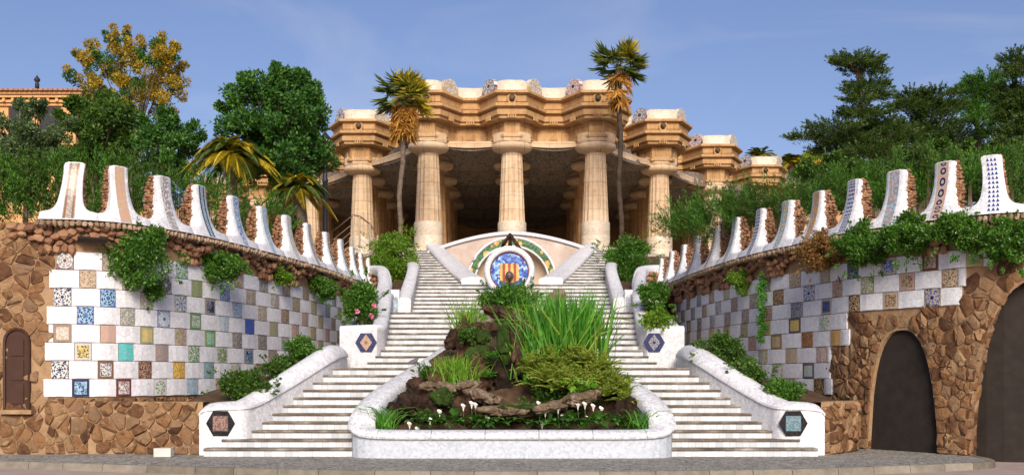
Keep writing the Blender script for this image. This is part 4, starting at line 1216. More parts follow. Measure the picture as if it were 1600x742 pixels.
b.grid([[(x * wd, y, z + 0.10 * math.sin(x * 9 + y * 3)) for x in np.linspace(-1, 1, 13)] for y, wd, z in ((22.5, 2.9, .42), (23.2, 2.85, .55), (24.2, 2.5, 1.0), (25.2, 2.25, 1.5), (26.2, 2.0, 2.0), (27.2, 1.7, 2.35), (28.2, 1.5, 2.5))])
b.build('basin_soil', M['soil'], basin, smooth=True)
# island behind the basin between the middle flights
isl_root = empty('planted_island', (0, 28.0, ZL1), 'long white edged planted strip between the middle flights, behind the rockery', 'planter')
b = MB()
for sg in (-1, 1):
    st = [((sg * isl(y), y), (sg * (isl(y) - 0.3), y), z, 1.2) for y, z in zip(np.linspace(27.8, 37.3, 8), np.linspace(2.35, 4.0, 8))]
    parapet(st, None).build('edge_wall', M['white'], isl_root, smooth=True, angle=40)
b.grid([[(-1.4, 27.8, 2.3), (1.4, 27.8, 2.3)], [(-1.1, 33, 3.1), (1.1, 33, 3.1)], [(-.9, 37.5, 3.9), (.9, 37.5, 3.9)], [(-.8, 39.5, 4.5), (.8, 39.5, 4.5)]])
b.build('island_soil', M['soil'], isl_root, smooth=True)

# ------------------------------------------------------------------ rocks of the grotto (each a thing)
import bmesh
from mathutils import noise as mnoise
def big_rock(name, c, size, mat, label, seed, cat='rock', rough=0.35, rot=0.0, sub=5, freq=2.2, group=None, ridged=False):
    bm = bmesh.new()
    bmesh.ops.create_icosphere(bm, subdivisions=sub, radius=0.5)
    rm = Matrix.Rotation(rot, 3, 'Y')
    off = Vector((seed * 3.7, seed * 1.3, seed * 7.1))
    for v in bm.verts:
        p = Vector((v.co.x * size[0], v.co.y * size[1], v.co.z * size[2])) * freq * 0.95 + off
        k = 1 + rough * 0.8 * mnoise.fractal(p, 1.0, 2.2, 5) + 0.05 * mnoise.noise(p * 4.1) + 0.02 * mnoise.noise(p * 9.0)
        if ridged: k -= rough * 0.7 * (1 - abs(mnoise.noise(p * 1.7)))
        q = v.co * k
        v.co = rm @ Vector((q.x * size[0], q.y * size[1], q.z * size[2]))
    me = bpy.data.meshes.new(name)
    bm.to_mesh(me); bm.free()
    me.materials.append(mat)
    me.polygons.foreach_set('use_smooth', [True] * len(me.polygons))
    o = bpy.data.objects.new(name, me)
    o.location = c
    COL.objects.link(o)
    return tag(o, label, cat, group)
RK = [  # px, py, D, w px, h px, depth m, material, rotation, label
    (652, 634, 23.3, 74, 50, 0.7, 'rock', 0.1, 'rounded reddish brown boulder at the left of the basin'),
    (622, 642, 23.3, 40, 46, 0.5, 'rock', 0.3, 'dark brown boulder against the left rim of the basin'),
    (683, 632, 23.4, 62, 62, 0.8, 'rock', -0.2, 'brown boulder beside the rounded red boulder'),
    (730, 640, 23.5, 62, 58, 0.8, 'rock', 0.2, 'dark upright rock left of the dripping hollow'),
    (692, 592, 24.4, 70, 44, 0.7, 'rock', 0.0, 'dark rock carrying the low bright grass clump'),
    (652, 606, 24.1, 44, 36, 0.5, 'rock', 0.5, 'rough reddish rock along the left rim below the perched bird'),
    (684, 606, 23.4, 50, 15, 0.8, 'slab', 0.12, 'thin pale flat slab at the left edge of the dripping pool'),
    (728, 603, 23.6, 50, 14, 0.6, 'slab', -0.25, 'tilted pale slab below the low grass clump'),
    (752, 620, 23.3, 46, 18, 0.7, 'slab', 0.3, 'pale lumpy slab sloping to the pool lip'),
    (800, 641, 23.05, 78, 15, 0.8, 'slab', 0.04, 'long flat mossy slab forming the front lip of the pool'),
    (858, 637, 23.05, 52, 13, 0.8, 'slab', -0.10, 'flat slab continuing the pool lip to the right'),
    (908, 622, 23.2, 46, 16, 0.7, 'slab', -0.25, 'pale slanted slab under the right fern mass'),
    (722, 548, 25.6, 30, 96, 0.7, 'rock', 0.05, 'tall dark rock pillar left of the mossy niche'),
    (745, 590, 24.9, 46, 90, 0.9, 'rock', 0.0, 'dark rock below the round mossy hollow'),
    (790, 585, 25.3, 62, 120, 0.8, 'rock', 0.0, 'dark wet rock face at the back of the pool'),
    (806, 545, 25.0, 24, 104, 0.8, 'rock', -0.12, 'leaning brown rock column in the middle of the grotto'),
    (752, 512, 25.6, 62, 22, 0.8, 'rock', 0.0, 'dark rock lintel over the mossy hollow'),
    (790, 492, 25.8, 84, 24, 0.8, 'rock', 0.35, 'sloping brown rock cap at the top of the grotto'),
    (815, 520, 25.6, 18, 50, 0.5, 'slab', -0.3, 'pale grey rock arm under the sloping cap'),
    (838, 588, 25.3, 50, 96, 0.8, 'rock', 0.1, 'dark rock behind the ferns right of the pool'),
    (708, 532, 26.3, 30, 42, 0.6, 'rock', 0.2, 'dark pitted rock standing on the upper end of the left rim'),
    (900, 615, 24.6, 110, 60, 1.0, 'rock', 0.0, 'big dark rock buried under the right fern mass'),
    (978, 644, 23.4, 50, 50, 0.6, 'rock', -0.2, 'brown mossy boulder at the right corner of the basin'),
    (955, 612, 24.6, 50, 56, 0.8, 'rock', 0.3, 'brown rock beside the right rim under hanging fronds'),
    (845, 650, 23.4, 160, 40, 0.7, 'rock', 0.0, 'low dark rock under the front lip of the pool'),
    (800, 482, 32.6, 56, 40, 1.0, 'rock', 0.0, 'dark mound under the leafy crown of the rockery'),
    (868, 478, 33.0, 22, 34, 0.5, 'slab', 0.2, 'grey upright stone behind the iris clump')]
for i, (px, py, D, wp, hp, dm, mt, rot, lab) in enumerate(RK):
    c = T(px, py, D)
    k = D / F
    big_rock('grotto_rock', c, (wp * k * 1.12, dm * 1.1, hp * k * 1.15), M[mt], lab, i + 2, rot=rot, rough=0.5 if mt == 'rock' else 0.8, freq=2.4 if mt == 'rock' else 4.2, ridged=(mt == 'rock'))

# ------------------------------------------------------------------ columned hall
M['lion'] = mat_plain('dark_lion_stone', (0.13, 0.085, 0.05), .9)  # one dark brown for the masks inside the paler rings
hall = empty('columned_hall', (0, 50, ZH), 'sandstone hall with fluted columns, wavy cornice and white parapet above the stairs', 'building')
COLS = [(-19.6, 73.0), (-15.5, 67.0), (-11.4, 61.2), (-7.62, 55.4), (-3.84, 50.0), (0.0, 50.0), (3.84, 50.0), (7.50, 55.4), (11.3, 61.2), (15.3, 67.0), (19.4, 73.0)]
CT = 11.93                                            # top of the shafts
def shaft_mesh(h, base):
    b = MB(); n = 16
    rows_ = []
    z = 0.0
    drums = 7
    zs = []
    for k in range(drums):
        a, e = h * k / drums, h * (k + 1) / drums
        zs += [(a + 0.012, 0.0), (e - 0.012, 0.0), (e - 0.006, -0.012), (e + 0.006, -0.012)]
    zs = zs[:-1]
    for z, dr_ in zs:
        r = 0.605 - 0.135 * (z / h) + dr_
        ring = []
        for k in range(n * 3):
            a = 2 * math.pi * k / (n * 3)
            rr = r * (1.0 if k % 3 == 0 else 0.94)
            ring.append((rr * math.cos(a), rr * math.sin(a), z))
        rows_.append(ring)
    b.grid(rows_, True)
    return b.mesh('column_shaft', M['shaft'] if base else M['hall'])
def cap_mesh():
    b = MB()
    b.lathe([(0.46, 0.0), (0.52, 0.05), (0.70, 0.07), (0.86, 0.13), (0.93, 0.22), (0.94, 0.30), (0.90, 0.39), (0.80, 0.43), (0.70, 0.44)], n=40)
    return b
H1 = CT - ZH - 1.25
SH = shaft_mesh(H1, 1)
capm = cap_mesh().mesh('capital', M['shaft'], smooth=True); capm.set_sharp_from_angle(angle=R(45))
ob = MB()
oc = [(0.92 * math.cos(math.pi / 8 + math.pi / 4 * k), 0.92 * math.sin(math.pi / 8 + math.pi / 4 * k)) for k in range(8)]
ob.prism(oc, 0.0, 0.36)
ob.prism([(x * .95, y * .95) for x, y in oc], 0.36, 0.42)
octm = ob.mesh('octagon_block', M['shaft'])
bs = MB().lathe([(0.66, 0.0), (0.66, 0.60), (0.655, 0.61), (0.655, 0.63), (0.66, 0.64), (0.66, 1.2), (0.645, 1.25), (0.60, 1.26)], n=32)
basem = bs.mesh('column_base', M['cream'], smooth=True); basem.set_sharp_from_angle(angle=R(40))
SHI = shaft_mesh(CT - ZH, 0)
def column(x, y, front=True):
    o = inst('column', SH if front else SHI, hall, (x, y, ZH + (1.25 if front else 0)), (0, 0, random.uniform(0, 6)))
    if front: inst('base_drum', basem, o, (x, y, ZH))
    inst('capital', capm, o, (x, y, CT - 0.02))
    inst('octagon_block', octm, o, (x, y, CT + 0.41))
    return o
# parts were given world coordinates: parent inverse already cancels the column's own turn
for x, y in COLS: column(x, y)
for r_, yy in enumerate((54.2, 58.4, 62.6, 66.8)):
    for x in (-7.68, -3.84, 0, 3.84, 7.68):
        if abs(x) > 5 and yy < 58: continue
        if x == 0 and r_ > 1: continue
        column(x, yy, False)
for x, y in ((-11.4, 66.0), (11.4, 66.0), (11.4, 70.5), (7.6, 71.0), (-7.6, 71.0)): column(x, y, False)

# wavy entablature: path bulging round every column
PATH = []
for i, (x, y) in enumerate(COLS):
    main = y < 51
    hw_ = 0.62 if main else 0.78
    for sg in (-1, 1):
        j = i + sg
        ny = COLS[j][1] if 0 <= j < len(COLS) else y
        if main or ny > y + 1 or not 0 <= j < len(COLS): side_ = [(x + sg * 1.48, y + 0.10)]                # towards a bay level with it or set back
        else: side_ = [(x + sg * 1.62, y + 0.35), (COLS[j][0] - sg * 1.10, y + 0.35)]  # recess running behind the bay in front
        fr0 = (x + sg * hw_, y - 1.32)
        PATH += (side_[::-1] + [fr0]) if sg < 0 else ([fr0] + side_)
def offs(path, d):
    out = []
    n = len(path)
    for i in range(n):
        a, p, c = Vector(path[max(0, i - 1)]), Vector(path[i]), Vector(path[min(n - 1, i + 1)])
        e1 = (p - a).normalized() if i else (c - p).normalized()
        e2 = (c - p).normalized() if i < n - 1 else e1
        n1, n2 = Vector((e1.y, -e1.x)), Vector((e2.y, -e2.x))
        m = (n1 + n2)
        if m.length < 1e-6: m = n1
        m.normalize()
        k = d / max(0.45, m.dot(n1))
        out.append((p.x + m.x * k, p.y + m.y * k))
    return out
def sweep(prof, path=PATH):
    b = MB()
    rows_ = [[(x, y, z) for x, y in offs(path, d)] for d, z in prof]
    b.grid(rows_[::-1])
    return b
sweep([(-1.2, 14.46), (0.16, 14.46), (0.22, 14.42), (0.22, 14.33), (0.02, 14.26), (0.0, 13.98), (-0.05, 13.96), (-0.05, 13.92), (0.14, 13.90), (0.19, 13.85), (0.19, 13.75), (-0.02, 13.70), (-0.02, 13.64), (0.06, 13.62), (0.04, 13.40), (-0.06, 13.38), (-0.08, 13.26), (-0.14, 13.24), (-0.9, 13.22)]).build('cornice', M['hall'], hall)
sweep([(-0.30, 13.24), (-0.48, 13.23), (-0.50, 12.62), (-0.42, 12.60), (-0.42, 12.50), (-0.52, 12.46), (-0.9, 12.40)]).build('frieze', M['hall'], hall)
# white bench parapet on top, its edge rising and dipping
def wav(path, n=5):
    out = []
    for i in range(len(path) - 1):
        for k in range(n):
            t = k / n
            out.append((path[i][0] + (path[i + 1][0] - path[i][0]) * t, path[i][1] + (path[i + 1][1] - path[i][1]) * t))
    out.append(path[-1]); return out
pp = wav(PATH, 3)
sm = [pp[0]] + [((pp[i - 1][0] + pp[i][0] * 6 + pp[i + 1][0]) / 8, (pp[i - 1][1] + pp[i][1] * 6 + pp[i + 1][1]) / 8) for i in range(1, len(pp) - 1)] + [pp[-1]]
b = MB()
outs = {d: offs(sm, d) for d in (-0.10, -0.14, -0.20, -0.30, -0.42)}
rows_ = []
for j in range(len(sm)):
    zt = 15.04 + random.uniform(-.012, .012)
    rows_.append([(*outs[-0.10][j], 14.44), (*outs[-0.14][j], 14.75), (*outs[-0.20][j], zt - .06), (*outs[-0.30][j], zt), (*outs[-0.42][j], zt - .03), (*outs[-0.42][j], 14.44)])
b.grid(rows_)
b.build('bench_parapet', M['cream'], hall, smooth=True, angle=60)
# fan ornaments on the diagonal facets, lion masks on the front facets, ridges on the frieze
def fan(p, dirx, diry, cols_, st):
    b = MB(); n = 14
    nx, ny = diry, -dirx
    pts = []
    for k in range(n + 1):
        a = math.pi * k / n
        pts.append((0.60 * math.cos(a), 0.74 * math.sin(a) ** 0.75))
    def w3(u, z, d): return (p[0] + dirx * u + nx * d, p[1] + diry * u + ny * d, 14.46 + z)
    f = [w3(u, z, 0.06) for u, z in pts]; k_ = [w3(u, z, -0.14) for u, z in pts]
    m = len(pts)
    uv = [(0.5 + u / 1.2, z / 0.8) for u, z in pts] * 2
    b.add(f + k_, [tuple(range(m)), tuple(range(m, 2 * m))[::-1]] + [(i, m + i, m + (i + 1) % m, (i + 1) % m) for i in range(m)], uv)
    o = b.build('fan_ornament', TILE[st], hall); colours(o, *cols_)
for i, (x, y) in enumerate(COLS):
    for sg in (-1, 1):
        px_, py_ = x + sg * 1.02, y - 0.60 + 0.10
        l = math.hypot(0.86, 1.42)
        fan((px_, py_), 0.86 / l, sg * 1.42 / l, (OC, CR, W_) if sg > 0 else (MA, GY, W_) if i % 2 else (BK, PK, W_), 'rosette')  # right-facing fans pale, left-facing dark: sunlight put into the tile colours
    b = MB()
    for k in range(2):
        pass
    # lion mask: ring and a muzzle
    ring = []
    for a in np.linspace(0, 2 * math.pi, 21)[:-1]:
        ring.append([(x + (0.19 + 0.05 * math.cos(q)) * math.cos(a), y - 1.36 - 0.05 * math.sin(q) - .02, 14.10 + (0.21 + 0.05 * math.cos(q)) * math.sin(a)) for q in np.linspace(0, 2 * math.pi, 9)[:-1]])
    b.grid(ring + [ring[0]], True)
    o = b.build('lion_ring', M['hall'], hall, smooth=True)
    V, Fc = rock_np(900 + i, 2, 0.08)
    V = V * np.array((0.24, 0.36, 0.27)) + np.array((x, y - 1.42, 14.11))
    np_obj('lion_mask', V, Fc, M['lion'], o, smooth=True)
def ridges(p0, p1, z0, z1, n, d=0.06):
    b = MB()
    a, e = Vector(p0), Vector(p1)
    t = (e - a).normalized(); nn = Vector((t.y, -t.x)); c = (a + e) / 2
    for k in range(n):
        u = (k - (n - 1) / 2) * 0.105
        q = [c + t * (u + s_ * 0.022) + nn * o_ for s_, o_ in ((-1.3, -.02), (-1.3, d), (1.3, d), (1.3, -.02))]
        b.prism([(v.x, v.y) for v in q], z0, z1)
    b.build('triglyph', M['hall'], hall)
fr_ = offs(PATH, -0.49)
co_ = offs(PATH, 0.03)
for i in range(len(PATH) - 1):
    seg = math.dist(fr_[i], fr_[i + 1])
    if abs(PATH[i][1] - PATH[i + 1][1]) < .01 and abs(PATH[i][0] - PATH[i + 1][0]) < 1.6 and any(abs((PATH[i][0] + PATH[i + 1][0]) / 2 - cx_) < .05 for cx_, _ in COLS):
        ridges(fr_[i], fr_[i + 1], 12.66, 13.22, 6)
    elif seg > 0.5: ridges(fr_[i], fr_[i + 1], 12.66, 13.22, 4)
    if seg > .5: ridges(co_[i], co_[i + 1], 13.25, 13.46, 4, 0.05)
# roof slab, back wall, floor and podium
rp = offs(PATH, -0.6)
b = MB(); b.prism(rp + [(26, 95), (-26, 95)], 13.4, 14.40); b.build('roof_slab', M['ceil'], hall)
b = MB(); b.box(-26, 26, 76, 77, ZH, 13.5); b.box(-15, -14.6, 70, 76, ZH, 13.4); b.box(14.6, 15, 70, 76, ZH, 13.4); b.build('back_wall', M['hall'], hall)  # short side walls added to keep light from flooding the hall
fp = [(-24, 76)] + [(x - 1.4, y - 0.9) for x, y in COLS[:5]] + [(x + 1.4, y - 0.9) for x, y in COLS[6:]] + [(24, 76)]
b = MB(); b.prism(fp, -0.3, ZH - 0.002); b.build('podium', M['cream'], hall)
# scalloped vaulted ceiling
def cz(x, y):
    u = abs(math.sin(math.pi * x / 3.84)); v = abs(math.sin(math.pi * (y - 50) / 4.2))
    return 12.30 - 0.42 * u * (1 - v) ** 1.5 + 0.75 * v ** 0.8 * (0.35 + 0.65 * u)
b = MB()
xs = np.linspace(-21.12, 21.12, 133)
ys = np.linspace(50.0, 75.2, 97)
def zz_(x, y):
    # clip to the stepped front
    yf = np.interp(abs(x), [0, 3.84, 7.6, 11.4, 15.5, 19.6, 24], [50, 50, 55.4, 61.2, 67, 73, 79]) + 0.15
    return (x, max(y, yf), cz(x, y) if y >= yf else 12.42 - 0.35 * abs(math.sin(math.pi * x / 3.84)))
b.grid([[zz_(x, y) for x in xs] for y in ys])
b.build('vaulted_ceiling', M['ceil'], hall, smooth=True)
# pale hanging edge of the vaults between the front columns
for i in range(len(COLS) - 1):
    (xa, ya), (xb, yb) = COLS[i], COLS[i + 1]
    b = MB(); rows_ = []
    for k in range(15):
        t = k / 14
        x, y = xa + (xb - xa) * t, ya + (yb - ya) * t + 0.12
        zb = 12.40 - 0.20 * math.sin(math.pi * t) ** 0.8
        rows_.append([(x, y - .04, 12.5), (x, y - .04, zb), (x, y + .22, zb - .02), (x, y + .22, 12.5)])
    b.grid(rows_)
    b.build('vault_edge', M['shaft'], hall, smooth=True, angle=40)

# ------------------------------------------------------------------ curved bench wall with niche
bench = empty('niche_wall', (0, 48.6, ZL3), 'low arched wall of pinkish stone with white coping in front of the middle column', 'wall')
M['pinkstone'] = mat_noise('pinkish_plaster', [(0.3, (0.42, 0.33, 0.28)), (0.55, (0.56, 0.46, 0.39)), (0.75, (0.64, 0.56, 0.50))], 1.6, 0.9, 0.3, 25)
YB = 48.4
xs = np.linspace(-3.75, 3.75, 31)
ztop = [7.28 + 0.86 * max(0, 1 - (abs(x) / 3.75) ** 1.7) for x in xs]
b = MB()
b.grid([[(x, YB + .02 * 0, ZL3 - .1), (x, YB, z - .1), (x, YB + .5, z - .1), (x, YB + .5, ZL3)] for x, z in zip(xs, ztop)])
b.build('wall_face', M['pinkstone'], bench)
st = [((x, YB + .6), (x, YB - .12), z, z - .17) for x, z in zip(xs, ztop)]
parapet(st, None).build('coping', M['white'], bench, smooth=True, angle=40)
# niche: mosaic band and a hollow shell
nc = T(798, 440, YB)
def half_ell(rx, rz, n=28, a0=-0.12):
    return [(rx * math.cos(a), rz * math.sin(a)) for a in np.linspace(math.pi - a0 * -1 * -1, a0, n)] if False else [(rx * math.cos(a), rz * math.sin(a)) for a in np.linspace(math.pi + 0.15, -0.15, n)]
RX, RZ, RXI, RZI = 1.93, 1.92, 1.66, 1.58
zc_ = nc.z
mb = MB()
eo, ei = half_ell(RX, RZ), half_ell(RXI, RZI)
rows_ = []
for (xo, zo), (xi, zi) in zip(eo, ei):
    rows_.append([(xi, YB + .02, zc_ + zi), (xi, YB - .14, zc_ + zi), (xo, YB - .14, zc_ + zo), (xo, YB + .02, zc_ + zo)])
mb.grid(rows_)
M['flowermosaic'] = None
m, nt, bb = nodes_of('green_flower_mosaic', 0.25, 0.3)
q = NB(nt); p = q.pos()
v1 = q.n('ShaderNodeTexVoronoi', {'Vector': p, 'Scale': 2.6})
fl = q.math('LESS_THAN', v1.outputs['Distance'], 0.34)
v2 = q.n('ShaderNodeTexVoronoi', {'Vector': p, 'Scale': 14.0})
rn = q.n('ShaderNodeSeparateColor', {'Color': v2.outputs['Color']}).outputs[0]
gcol = q.ramp(rn, [(0, (0.01, 0.05, 0.025)), (0.5, (0.03, 0.13, 0.05)), (1, (0.10, 0.24, 0.08))])
ocol = q.ramp(rn, [(0, (0.36, 0.10, 0.02)), (0.5, (0.60, 0.30, 0.05)), (1, (0.72, 0.55, 0.22))])
nt.links.new(q.mix(fl, gcol, ocol), bb.inputs['Base Color'])
nt.links.new(q.bump(rn, .3, .01), bb.inputs['Normal'])
M['flowermosaic'] = m
mb.build('flower_mosaic_band', M['flowermosaic'], bench)
for rx, rz, w_ in ((RX + .03, RZ + .03, .06), (RXI - .02, RZI - .02, .05)):
    MB().tube([(x, YB - .13, zc_ + z) for x, z in half_ell(rx, rz, 36)], w_, 8).build('niche_moulding', M['white'], bench, smooth=True)
mb = MB()
rows_ = []
for k in range(9):
    t = k / 8
    s_ = math.cos(t * math.pi / 2)
    rows_.append([(x * (0.25 + .75 * s_), YB - .13 + 0.9 * math.sin(t * math.pi / 2), zc_ + z * (0.30 + .70 * s_)) for x, z in half_ell(RXI, RZI)])
mb.grid(rows_)
M['shell'] = mat_noise('niche_plaster', [(0.3, (0.50, 0.36, 0.22)), (0.7, (0.66, 0.54, 0.40))], 1.5, 0.9, 0.3, 25)
mb.build('niche_shell', M['shell'], bench, smooth=True)
# cut-out behind the shell: the wall face is in front of it, so open it
face = [c for c in bench.children if c.name.startswith('wall_face')][0]
bpy.data.objects.remove(face)
b = MB()
for sg in (-1, 1):
    pass
ell = half_ell(RX, RZ, 41)
top = []
for x, z in ell:
    xx = x * 3.75 / RX
    xx = max(-3.75, min(3.75, xx))
    top.append((xx, YB, 7.18 + 0.86 * max(0, 1 - (abs(xx) / 3.75) ** 1.7)))
top[0] = (-3.75, YB, ZL3); top[-1] = (3.75, YB, ZL3)
b.grid([[(x, YB, zc_ + z) for x, z in ell], top])
b.build('wall_face', M['pinkstone'], bench)

# tripod of brown struts over the niche
tri = empty('stone_tripod', tuple(T(797, 400, 45.2)), 'small brown stone tripod standing above the round medallion', 'ornament')
ap = T(797, 366, 45.2)
for dx, dy in ((-0.50, -0.10), (0.50, -0.10), (0.0, 0.35)):
    MB().tube([ap, ap + Vector((dx * .55, dy * .6, -0.42)), ap + Vector((dx, dy, -0.80)), ap + Vector((dx * 1.05, dy, -1.35))], [0.06, 0.085, 0.10, 0.10], 8).build('strut', M['rock'], tri, smooth=True)
MB().tube([ap + Vector((0, 0, .05)), ap + Vector((0, 0, -0.1))], [0.04, 0.1], 8).build('apex', M['rock'], tri)
V, Fc = rock_np(77, 2, .08)
np_obj('hollow_stone', V * np.array((0.62, 0.4, 0.75)) + np.array(ap + Vector((0, .1, -0.95))), Fc, M['rock'], tri, smooth=True)
MB().box(ap.x - .7, ap.x + .7, 44.9, 45.6, ZL3 - .05, ap.z - 1.3).build('plinth', M['white'], tri)

# ------------------------------------------------------------------ medallion fountain
MC = T(796, 424, 39.4)
med = empty('medallion_fountain', (MC.x, MC.y, 3.6), 'round white fountain medallion with blue mosaic disc and striped shield', 'fountain')
def ring_lathe(prof, n=48):
    """prof: (radius, forward) revolved about the viewing axis"""
    b = MB()
    b.grid([[(MC.x + r * math.cos(a), MC.y - d, MC.z + r * math.sin(a)) for a in np.linspace(0, 2 * math.pi, n + 1)[:-1]] for r, d in prof], True)
    return b
ring_lathe([(0.70, 0.0), (0.70, 0.08), (0.73, 0.13), (0.80, 0.16), (0.86, 0.14), (0.92, 0.06), (0.93, -0.05), (0.93, -0.4), (0.2, -0.42)]).build('white_ring', M['white'], med, smooth=True, angle=50)
m, nt, bb = nodes_of('blue_mosaic', 0.22, 0.3)
q = NB(nt); p = q.pos()
rn = q.n('ShaderNodeSeparateColor', {'Color': q.n('ShaderNodeTexVoronoi', {'Vector': p, 'Scale': 11.0}).outputs['Color']}).outputs[0]
nt.links.new(q.ramp(rn, [(0, (0.02, 0.05, 0.28)), (0.3, (0.05, 0.13, 0.48)), (0.55, (0.12, 0.28, 0.58)), (0.8, (0.35, 0.52, 0.68)), (1, (0.6, 0.66, 0.7))], True), bb.inputs['Base Color'])
M['bluemosaic'] = m
b = ring_lathe([(0.705, 0.03), (0.36, 0.05), (0.30, 0.05)])
b.build('blue_disc', M['bluemosaic'], med)
MB().tube([(MC.x + .69 * math.cos(a), MC.y - .07, MC.z + .69 * math.sin(a)) for a in np.linspace(0, 2 * math.pi, 49)], 0.022, 6).build('dark_red_line', mat_plain('dark_red_line', (0.16, 0.03, 0.03)), med)
ry, rr = mat_plain('shield_yellow', (0.62, 0.42, 0.10), 0.4, var=.25), mat_plain('shield_red', (0.35, 0.05, 0.03), 0.4, var=.25)
for k in range(7):
    x0 = -0.345 + k * 0.69 / 7; x1 = x0 + 0.69 / 7 - 0.004
    zt = [0.28 - 0.9 * max(0, abs(x) - .2) ** 1.5 for x in (x0, x1)]
    zb = [-0.42 + 1.2 * max(0, abs(x) - .05) ** 2 for x in (x0, x1)]
    pts = [(x0, zb[0]), (x1, zb[1]), (x1, zt[1]), (x0, zt[0])]
    b = MB(); b.add([(MC.x + x, MC.y - .10, MC.z + z) for x, z in pts] + [(MC.x + x, MC.y - .02, MC.z + z) for x, z in pts], [(0, 1, 2, 3), (0, 4, 5, 1), (1, 5, 6, 2), (2, 6, 7, 3), (3, 7, 4, 0)])
    b.build('shield_stripe', rr if k % 2 else ry, med)
# serpent head spout
V, Fc = rock_np(31, 2, .05)
sh = np_obj('serpent_head', V * np.array((0.30, 0.5, 0.34)) + np.array((MC.x, MC.y - .28, MC.z - .18)), Fc, mat_plain('bronze', (0.14, 0.11, 0.10), .5, .4), med, smooth=True)
V, Fc = rock_np(32, 1, .05)
np_obj('muzzle', V * np.array((0.2, 0.3, 0.16)) + np.array((MC.x, MC.y - .48, MC.z - .26)), Fc, mat_plain('bronze_muzzle', (0.10, 0.08, 0.07), .5, .4), sh, smooth=True)
# pedestal skirt under the ring
b = MB()
pr = [(-0.72, MC.z - .55), (0.72, MC.z - .55), (0.95, MC.z - 1.2), (1.05, 3.7), (-1.05, 3.7), (-0.95, MC.z - 1.2)]
n = len(pr)
b.add([(MC.x + x, MC.y + .0, z) for x, z in pr] + [(MC.x + x, MC.y + .5, z) for x, z in pr], [tuple(range(n))[::-1], tuple(range(n, 2 * n))] + [(i, (i + 1) % n, n + (i + 1) % n, n + i) for i in range(n)])
b.build('pedestal', M['white'], med)

# ------------------------------------------------------------------ foliage tools
def unit(a): return a / np.maximum(1e-9, np.linalg.norm(a, axis=1, keepdims=True))
def rdir(n): return unit(rng.normal(size=(n, 3)))
def leaf_quads(P, Dr, Nr, Ln, Wd):
    side = unit(np.cross(Dr, Nr))
    nn = np.cross(side, Dr)
    Ln, Wd = np.asarray(Ln).reshape(-1, 1), np.asarray(Wd).reshape(-1, 1)
    mid = P + Dr * Ln * 0.5
    V = np.stack([P, mid + side * Wd * .5 + nn * Wd * .15, P + Dr * Ln, mid - side * Wd * .5 + nn * Wd * .15], 1).reshape(-1, 3)
    return V, np.arange(len(V)).reshape(-1, 4)
class Leaves:
    def __init__(s): s.V, s.n = [], 0
    def add(s, V): s.V.append(V.astype(np.float32)); return s
    def clump(s, c, rad, n, L, W=None, up=0.25, shell=0.45, out=0.7):
        W = W or L * 0.55
        d = rdir(n)
        r = shell + (1 - shell) * rng.random((n, 1)) ** 0.7
        r *= 1 + 0.18 * rng.normal(size=(n, 1))
        P = np.asarray(c) + d * r * np.asarray(rad)
        Dr = unit(d * out + rdir(n) * 0.8 + np.array((0, 0, up)))
        Nr = rdir(n) + d * 0.6
        k = rng.uniform(0.7, 1.3, n)
        V, _ = leaf_quads(P, Dr, Nr, L * k, W * k)
        return s.add(V)
    def spray(s, P0, D0, length, n, L, W, spread=0.35, droop=0.0):
        """n small leaves set along one feathery shoot"""
        t = rng.random((n, 1)) ** 0.8
        D0 = np.asarray(D0, float); D0 = D0 / np.linalg.norm(D0)
        P = np.asarray(P0) + D0 * t * length + rng.normal(size=(n, 3)) * spread * length * (1 - t * .85) * .5
        P[:, 2] -= droop * (t[:, 0] ** 2)
        Dr = unit(D0 + rdir(n) * 0.55)
        V, _ = leaf_quads(P, Dr, rdir(n), L * rng.uniform(.6, 1.3, n), W * rng.uniform(.7, 1.2, n))
        return s.add(V)
    def blades(s, base, tip, w, bend=0.3, seg=4):
        """long bent blades from base to tip points: arrays (n,3)"""
        n = len(base)
        d = tip - base
        hor = d.copy(); hor[:, 2] = 0
        sd = unit(np.cross(d, rdir(n)))
        rows = []
        for k in range(seg + 1):
            t = k / seg
            c = base + d * t + np.array((0, 0, 1)) * (np.linalg.norm(hor, axis=1, keepdims=True) * bend * math.sin(math.pi * t))
            ww = w.reshape(-1, 1) * (1 - t ** 2.2) * .5 + 0.001
            rows.append((c - sd * ww, c + sd * ww))
        for k in range(seg):
            V = np.stack([rows[k][0], rows[k][1], rows[k + 1][1], rows[k + 1][0]], 1).reshape(-1, 3)
            s.add(V)
        return s
    def obj(s, name, mat, parent=None):
        V = np.concatenate(s.V)
        return np_obj(name, V, np.arange(len(V)).reshape(-1, 4), mat, parent)

def rp_in(c, rad, n, low=-1.0):
    out = []
    while len(out) < n:
        p = rng.uniform(-1, 1, 3)
        l = np.linalg.norm(p)
        if 0.35 < l < 1 and p[2] > low: out.append(np.asarray(c) + p * np.asarray(rad))
    return out

